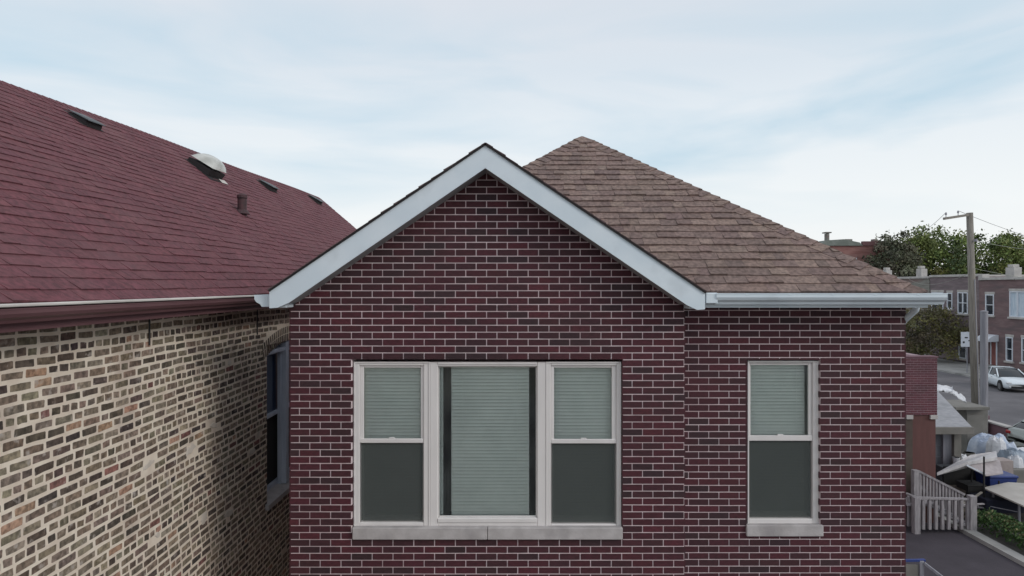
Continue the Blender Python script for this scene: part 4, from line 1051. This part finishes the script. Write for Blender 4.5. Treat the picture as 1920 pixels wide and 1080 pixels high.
# lean-to with white sheeting
lt = thing('lean_to', (16.6, 23.2, 0), 'low lean-to shelter roofed with a dirty white sheet, right of the stair railing', 'shelter')
a, b, c_ = P(1757, 889, 22.4), P(1868, 850, 23.4), P(1815, 873, 22.4)
mb = MB(); back = Vector((.1, .9, .12))
def plate(p, t=.05):
    q = [Vector(v) for v in p]; d = [v - Vector((0, 0, t)) for v in q]; n = len(q)
    mb.faces(q + d, [tuple(range(n)), tuple(range(n, 2 * n))[::-1]] + [(i, (i + 1) % n, n + (i + 1) % n, n + i) for i in range(n)])
a1 = P(1757, 889, 22.0); a2 = P(1768, 880, 23.2); r1 = P(1838, 852, 22.2); r2 = P(1866, 847, 23.6)
plate([P(1757, 886, 22.0), P(1815, 866, 22.0), P(1870, 857, 22.6), P(1868, 846, 23.6), P(1820, 853, 23.4), P(1790, 868, 23.2)], .10)
mb.build('roof_sheet', M['whiteboard'], lt)
mb = MB(); plate([P(1815, 873, 22.05), P(1849, 890, 22.0), P(1881, 886, 22.3), P(1874, 862, 22.9), P(1850, 861, 22.7)], .05); mb.build('side_sheet', M['pinkboard'], lt)
mb = MB(); mb.bar(P(1812, 872, 22.0), P(1847, 889, 21.95), .04, .05); mb.build('edge_batten', M['whitepaint'], lt)
for xx, yy, zz in ((P(1845, 850, 21.9).x, 21.9, zat(856, 21.9)), (P(1822, 850, 23.0).x, 23.0, 1.0), (P(1765, 850, 22.9).x, 22.9, .7), (P(1873, 860, 22.4).x, 22.4, .8)):
    mb = MB(); mb.box((xx - .02, yy - .02, 0), (xx + .02, yy + .02, zz)); mb.build('post', M['rubber'], lt)
mb = MB(); mb.box((P(1770, 0, 23.6).x, 23.6, 0), (P(1860, 0, 23.6).x, 23.66, .95)); mb.build('back_panel', M['dark'], lt)

# clutter under and behind
random.seed(31)
def crate(name, label, cat, px_, D, w, d, h, z, mat, rot=0, group=None, lid=False):
    o = thing(name, (PX(px_, D), D, z), label, cat, group)
    mb = MB(); x, y = PX(px_, D), D
    mb.bbox((x - w / 2, y, z), (x + w / 2, y + d, z + h), .012)
    if lid: mb.bbox((x - w / 2 - .02, y - .02, z + h), (x + w / 2 + .02, y + d + .02, z + h + .05), .012)
    b = mb.build(name, mat); C.objects.unlink(o); bpy.data.objects.remove(o); tag(b, label, cat, group); return b
bluebin = thing('recycling_bin', (PX(1880, 23.4), 23.4, 0), 'bright blue recycling bin between the lean-to and the beige table', 'bin')
M['blueplastic'] = material('blue_plastic', (.025, .045, .17), .45, var=(.03, .055, .21), vscale=3)
x = PX(1881, 22.9); zt = zat(892, 22.9)
mb = MB(); mb.faces([(x - .38, 22.95, .05), (x + .38, 22.95, .05), (x + .38, 23.6, .05), (x - .38, 23.6, .05), (x - .46, 22.88, zt - .08), (x + .46, 22.88, zt - .08), (x + .46, 23.68, zt - .08), (x - .46, 23.68, zt - .08)], [(3, 2, 1, 0), (0, 1, 5, 4), (1, 2, 6, 5), (2, 3, 7, 6), (3, 0, 4, 7)]); mb.build('body', M['blueplastic'], bluebin)
mb = MB(); mb.bbox((x - .49, 22.84, zt - .08), (x + .49, 23.72, zt), .02); mb.build('lid', M['blueplastic'], bluebin)
crate('cardboard_box', 'pinkish cardboard box standing behind the blue recycling bin', 'box', 1884, 24.0, .62, .5, .75, .3, material('card', (.30, .25, .24), .85, var=(.36, .31, .29), vscale=6))
crate('pallet_stack', 'dark timber pallet stack in the shade under the lean-to sheet', 'pallets', 1790, 22.7, 1.0, .7, .38, 0, M['bark'])
crate('storage_box', 'black storage box under the right half of the lean-to', 'box', 1832, 22.6, .6, .6, .55, 0, M['rubber'], lid=True)
crate('grey_cabinet', 'dark grey cabinet beside the garage door', 'cabinet', 1790, 23.75, .9, .4, .9, 0, material('cab', (.06, .065, .075), .6, var=(.08, .085, .095), vscale=4))
# tarped pile
def heap(name, label, x, y, rx, ry, h, mat, seed, amp=.16, n=40):
    mb = MB(); g = []; rings = 20
    for i in range(rings + 1):
        r = i / rings
        for k in range(n):
            t = 2 * math.pi * k / n
            rr = r * (1 + .18 * mnoise.noise(Vector((math.cos(t) * 1.5, math.sin(t) * 1.5, seed))))
            q = Vector((math.cos(t) * rr, math.sin(t) * rr, 0))
            z = h * (1 - r ** 9) + .22 * (1 - r ** 4) * (.5 - abs(mnoise.noise(Vector((q.x * 1.9, q.y * 1.9 + 3, seed)))) * 2.2) + amp * (1 - r) ** .3 * (mnoise.noise(Vector((q.x * 2.4 + seed, q.y * 2.4, 0))) + .6 * abs(mnoise.noise(Vector((q.x * 6, q.y * 6 + seed, 1)))))
            g.append(Vector((x + q.x * rx, y + q.y * ry, max(0.02, z))))
    fs = [(i * n + k, i * n + (k + 1) % n, (i + 1) * n + (k + 1) % n, (i + 1) * n + k) for i in range(rings) for k in range(n)]
    mb.faces(g, fs); o = mb.build(name, mat); tag(o, label, 'tarpaulin', 'tarpaulins heaped behind the lean-to'); return o
heap('tarpaulin', 'pale blue-white tarpaulin over a boxy heap behind the lean-to', PX(1862, 27.2), 27.2, .85, 1.0, 1.10, M['bluetarp'], 3, .2)
heap('tarpaulin', 'darker blue-grey tarpaulin slumping right of the pale blue heap', PX(1893, 25.6), 25.6, .62, .8, .98, M['greytarp'], 9, .16)
for q_, (px_, D_, rx_, h_, lb) in enumerate(((1803, 24.9, .28, .95, 'small white plastic bag on top of the dark stack in front of the garage'), (1903, 24.9, .30, .90, 'white plastic bag beyond the beige table, nearest the right edge'), (1868, 25.9, .36, 1.35, 'crumpled white bag lying on the pale blue tarpaulin'))):
    o = heap('plastic_bag', lb, PX(px_, D_), D_, rx_, rx_, h_, M['plastic'], 40 + q_, .12, 22); o['category'] = 'bag'; del o['group']
drape('plastic_sheet', 'flat white plastic sheet below the rear of the silver car', 'sheet', [P(1896, 846, 26.3), P(1950, 850, 26.3), P(1950, 842, 27.2), P(1898, 840, 27.2)], M['plastic'], 8, .05, .02, 5)
crate('low_chest', 'dark olive chest beside the silver car at the right edge', 'chest', 1912, 27.9, .9, .7, .62, 0, material('olive', (.08, .085, .08), .7, var=(.11, .115, .105), vscale=4), lid=True)
crate('stone_trough', 'mossy stone trough beyond the beige table', 'trough', 1915, 24.4, .8, .6, .62, 0, M['darkconc'])
mb = MB(); 
# folding table with a beige top
tb = thing('garden_table', (16.2, 21.4, 0), 'large beige-topped garden table cut by the right edge above the hedge', 'table')
mb = MB(); q = [P(1843, 914, 22.0), P(1919, 948, 20.25), P(2010, 952, 20.25), P(1965, 908, 22.6), P(1890, 904, 22.55)]; plate(q, .045)
mb.build('tabletop', material('beige_board', (.36, .34, .31), .7, var=(.42, .40, .37), vscale=2, bump=.002, bscale=20), tb)
for (pp, yy) in ((1911, 20.55), (1862, 21.9), (1985, 20.6)):
    mb = MB(); xx = PX(pp, yy); mb.tube([(xx, yy, 0), (xx, yy, .63)], .035, 8); mb.build('leg', M['metalpole'], tb)
mb = MB(); mb.bar((PX(1857, 21.2), 21.2, .35), (PX(1911, 20.6), 20.6, .37), .02, .02); mb.build('crossbar', M['metalpole'], tb)
crate('navy_cover', 'navy cloth bundle lying in the shade under the beige table', 'bundle', 1885, 21.6, 1.2, .8, .42, 0, material('navy', (.012, .014, .03), .9))

grp = 'timber offcuts strewn behind the stair railing'
random.seed(5)
for k in range(16):
    D = random.uniform(20.9, 21.8); X = PX(random.uniform(1768, 1838), D); L_ = random.uniform(.5, 1.3); a_ = random.uniform(-.5, .5); tl = random.uniform(-.1, .45)
    mb = MB(); c0 = Vector((X, D, random.uniform(.08, .5))); dv = Vector((math.cos(a_) * L_ / 2, math.sin(a_) * L_ / 2, tl * L_ / 2))
    c0.z = max(c0.z, abs(dv.z) + .06)
    mb.bar(c0 - dv, c0 + dv, random.uniform(.06, .16), .035); o = mb.build('timber_offcut', random.choice([M['bark'], M['bark'], M['wood'], M['pole']])); tag(o, 'timber offcut lying in the dark heap behind the grey stair railing', 'timber', grp)
def bucket(label, px_, D, z, r, h, mat):
    mb = MB(); x = PX(px_, D); mb.tube([(x, D, z), (x, D, z + h), (x, D, z + h), (x, D, z + .03)], [r * .82, r, r * .93, r * .76], 16, caps=False); mb.tube([(x, D, z + .02), (x, D, z + .03)], r * .8, 16)
    o = mb.build('bucket', mat); tag(o, label, 'bucket')
bucket('small olive bucket on the ground behind the white lean-to sheet', 1817, 25.4, 0, .2, 1.0, M['darkconc'])
bucket('white bucket in front of the dark garage door', 1793, 24.1, .9, .12, .25, M['plastic'])
# red brick annex with brown panel
ax = thing('brick_annex', (10.6, 22, 0), 'narrow red brick wall corner with a brown panel door, tucked against the main house edge', 'annex')
DX = 20.7; ax1 = PX(1757, DX); zt_ = zat(671, DX); zb_ = zat(778, DX)
mapX = lambda u, v, n: Vector((u, DX - n, v))
mb = MB(); lay_bricks(mb, mapX, 8.6, ax1, zb_, zt_, .21, .071, .016, 0, zb_, lambda: vary((.105, .030, .042), .12), proud=.008, jit=.002, depth=.03)
mbm = MB(); mbm.box((8.6, DX, zb_), (ax1, DX + .3, zt_)); mbm.box((ax1 - .3, DX + .3, 0), (ax1 - .01, 23.9, zt_)); mbm.box((8.6, 23.6, 0), (ax1 - .3, 23.9, zt_))
mbm.box((8.6, DX + .3, zt_ - .25), (ax1 - .3, 23.6, zt_ - .1))
w2 = MB(); w2.box((8.6, DX + .02, 0), (PX(1712, DX), DX + .3, zb_ - .002)); w2.build('lower_wall', material('dark_olive_brick', (.07, .055, .045), .9, var=(.09, .07, .06), vscale=4), ax)
w = mbm.build('wall', material('annex_mortar', (.27, .19, .21), .9, var=(.33, .24, .26), vscale=5), ax); mb.build('brickwork', M['brick'], w)
mb = MB(); mb.box((PX(1711, DX), DX + .04, 0), (ax1 - .02, DX + .1, zb_ - .002)); mb.build('panel_door', material('brown_panel', (.10, .042, .038), .7, var=(.12, .05, .045), vscale=3, stretch=(3, 3, .4)), ax)
for a_, b_ in ((1699, 1711), (1744, 1757)):
    mb = MB(); mb.bbox((PX(a_, DX), DX - .03, zat(786, DX)), (PX(b_, DX) + .01, DX + .035, zb_ - .004), .006); mb.build('stone_block', M['lime'], ax)
mb = MB(); mb.bbox((8.5, DX - .03, zt_), (ax1 + .03, DX + .33, zt_ + .05), .008); mb.build('coping', M['burg'], ax)

# wooden stair with railings
st = thing('wooden_stair', (11.7, 20.2, 0), 'grey weathered wooden stair and baluster railing below the brown panel door', 'stair')
F_ = 19.85
def W3(px_, py_, D): return P(px_, py_, D)
def rail(p, q, w=.09, h=.05, name='handrail'):
    mb = MB(); mb.bar(p, q, w, h); mb.build(name, M['wood'], st)
def post(x, y, z0, z1, w=.11, name='post'):
    mb = MB(); mb.bbox((x - w / 2, y - w / 2, z0), (x + w / 2, y + w / 2, z1), .008); mb.build(name, M['wood'], st)
fl, fr = PX(1717.5, F_), PX(1822, F_)
post(fl, F_, 0, zat(932, F_), .17); post(fr, F_, 0, zat(929, F_), .19)
rail(Vector((fl, F_, zat(933, F_))), Vector((fr, F_, zat(936, F_))), .10, .05); 
n = 8
for i in range(1, n + 1):
    x = fl + (fr - fl) * i / (n + .75) + .02; post(x, F_, .12, zat(936, F_) - .03, .085, 'baluster')
# side railing running towards the house on the left
rail(Vector((fl, F_, zat(933, F_))), P(1698, 925, 20.4), .10, .05); 
for px_ in (1703, 1709): post(PX(px_, 20.1), 20.1, .12, zat(930, 20.1), .06, 'baluster')
# climbing flight behind
B_ = 20.45
tp, lp = P(1722, 883, B_), P(1808, 927, B_ - .15)
rail(tp, lp, .10, .06); bp = P(1722, 905, B_); 
post(PX(1716, B_), B_, 0, zat(881, B_), .17)
rail(P(1722, 908, B_), P(1748, 933, B_), .05, .08, 'stringer'); 
for i in range(14):
    t = (i + .6) / 14.3; p = tp.lerp(lp, t); z0 = max(.1, p.z - .85); post(p.x, p.y, z0, p.z - .02, .06, 'baluster')
for k in range(4):
    mb = MB(); xx = tp.x + .25 + k * .28; mb.bbox((xx, B_ - .9 + .35, .62 - k * .17), (xx + .3, B_ - .06, .66 - k * .17), .006); mb.build('tread', M['wood'], st)
mb = MB(); mb.bbox((fl - .2, B_ - .5, .76), (tp.x + .25, B_ + .2, .82), .006); mb.build('landing', M['wood'], st)

# nearer railing, bottom corner beside the house
nr = thing('basement_railing', (9, 15, 0), 'short grey railing sloping down beside the house at the very bottom of the photo', 'railing')
Dn = 15.0
mb = MB(); mb.bbox((PX(1725, Dn), Dn, 0), (PX(1733, Dn), Dn + .09, zat(1052, Dn)), .008); mb.build('post', M['metalpole'], nr)
mb = MB(); mb.bar(P(1696, 1051, Dn + .05), P(1734, 1050, Dn + .05), .07, .04); mb.build('handrail', M['blueplastic'], nr)
mb = MB(); mb.bar(P(1733, 1056, Dn), P(1790, 1100, Dn - .3), .05, .05); mb.build('sloping_rail', M['metalpole'], nr)
mb = MB(); mb.box((PX(1697, Dn), Dn + .03, .3), (PX(1724, Dn), Dn + .06, zat(1060, Dn))); mb.build('panel', M['darkconc'], nr)

# hedge
random.seed(77)
hd = thing('hedge', (14.3, 17, 0), 'low dark green vine hedge with straw-coloured tops along the yard edge', 'hedge')
mb = MB()
for i in range(9000):
    y = random.uniform(12, 20.5); u = random.uniform(-1, 1); e = .5 + .07 * mnoise.noise(Vector((y * 1.5, 0, 0)))
    x = 14.15 + u * .42; z = random.random() ** .6 * e * (1 - .3 * abs(u))
    if random.random() < .5: z = e * (1 - .25 * u * u) + random.gauss(0, .03)
    p = Vector((x, y, max(.02, z)))
    topish = z > e * .8
    col = vary(random.choice([(.12, .12, .05), (.15, .14, .07), (.07, .10, .03)]) if topish and random.random() < .35 else random.choice([(.03, .075, .02), (.06, .12, .028), (.04, .085, .025)]), .2)
    n = Vector((random.uniform(-1, 1), random.uniform(-1, 1), random.uniform(-.2, 1))).normalized(); a = n.orthogonal().normalized(); b = n.cross(a); s = random.uniform(.03, .06)
    mb.poly([p - a * s, p - b * s * .6, p + a * s, p + b * s * .6], col)
mb.build('foliage', M['leaf'], hd)
mb = MB()
for k in range(60):
    y = 12 + k * .142; mb.tube([(14.15 + random.uniform(-.1, .1), y, 0), (14.15 + random.uniform(-.3, .3), y + random.uniform(-.1, .1), .45)], [.014, .006], 5)
mb.build('stems', M['bark'], hd)
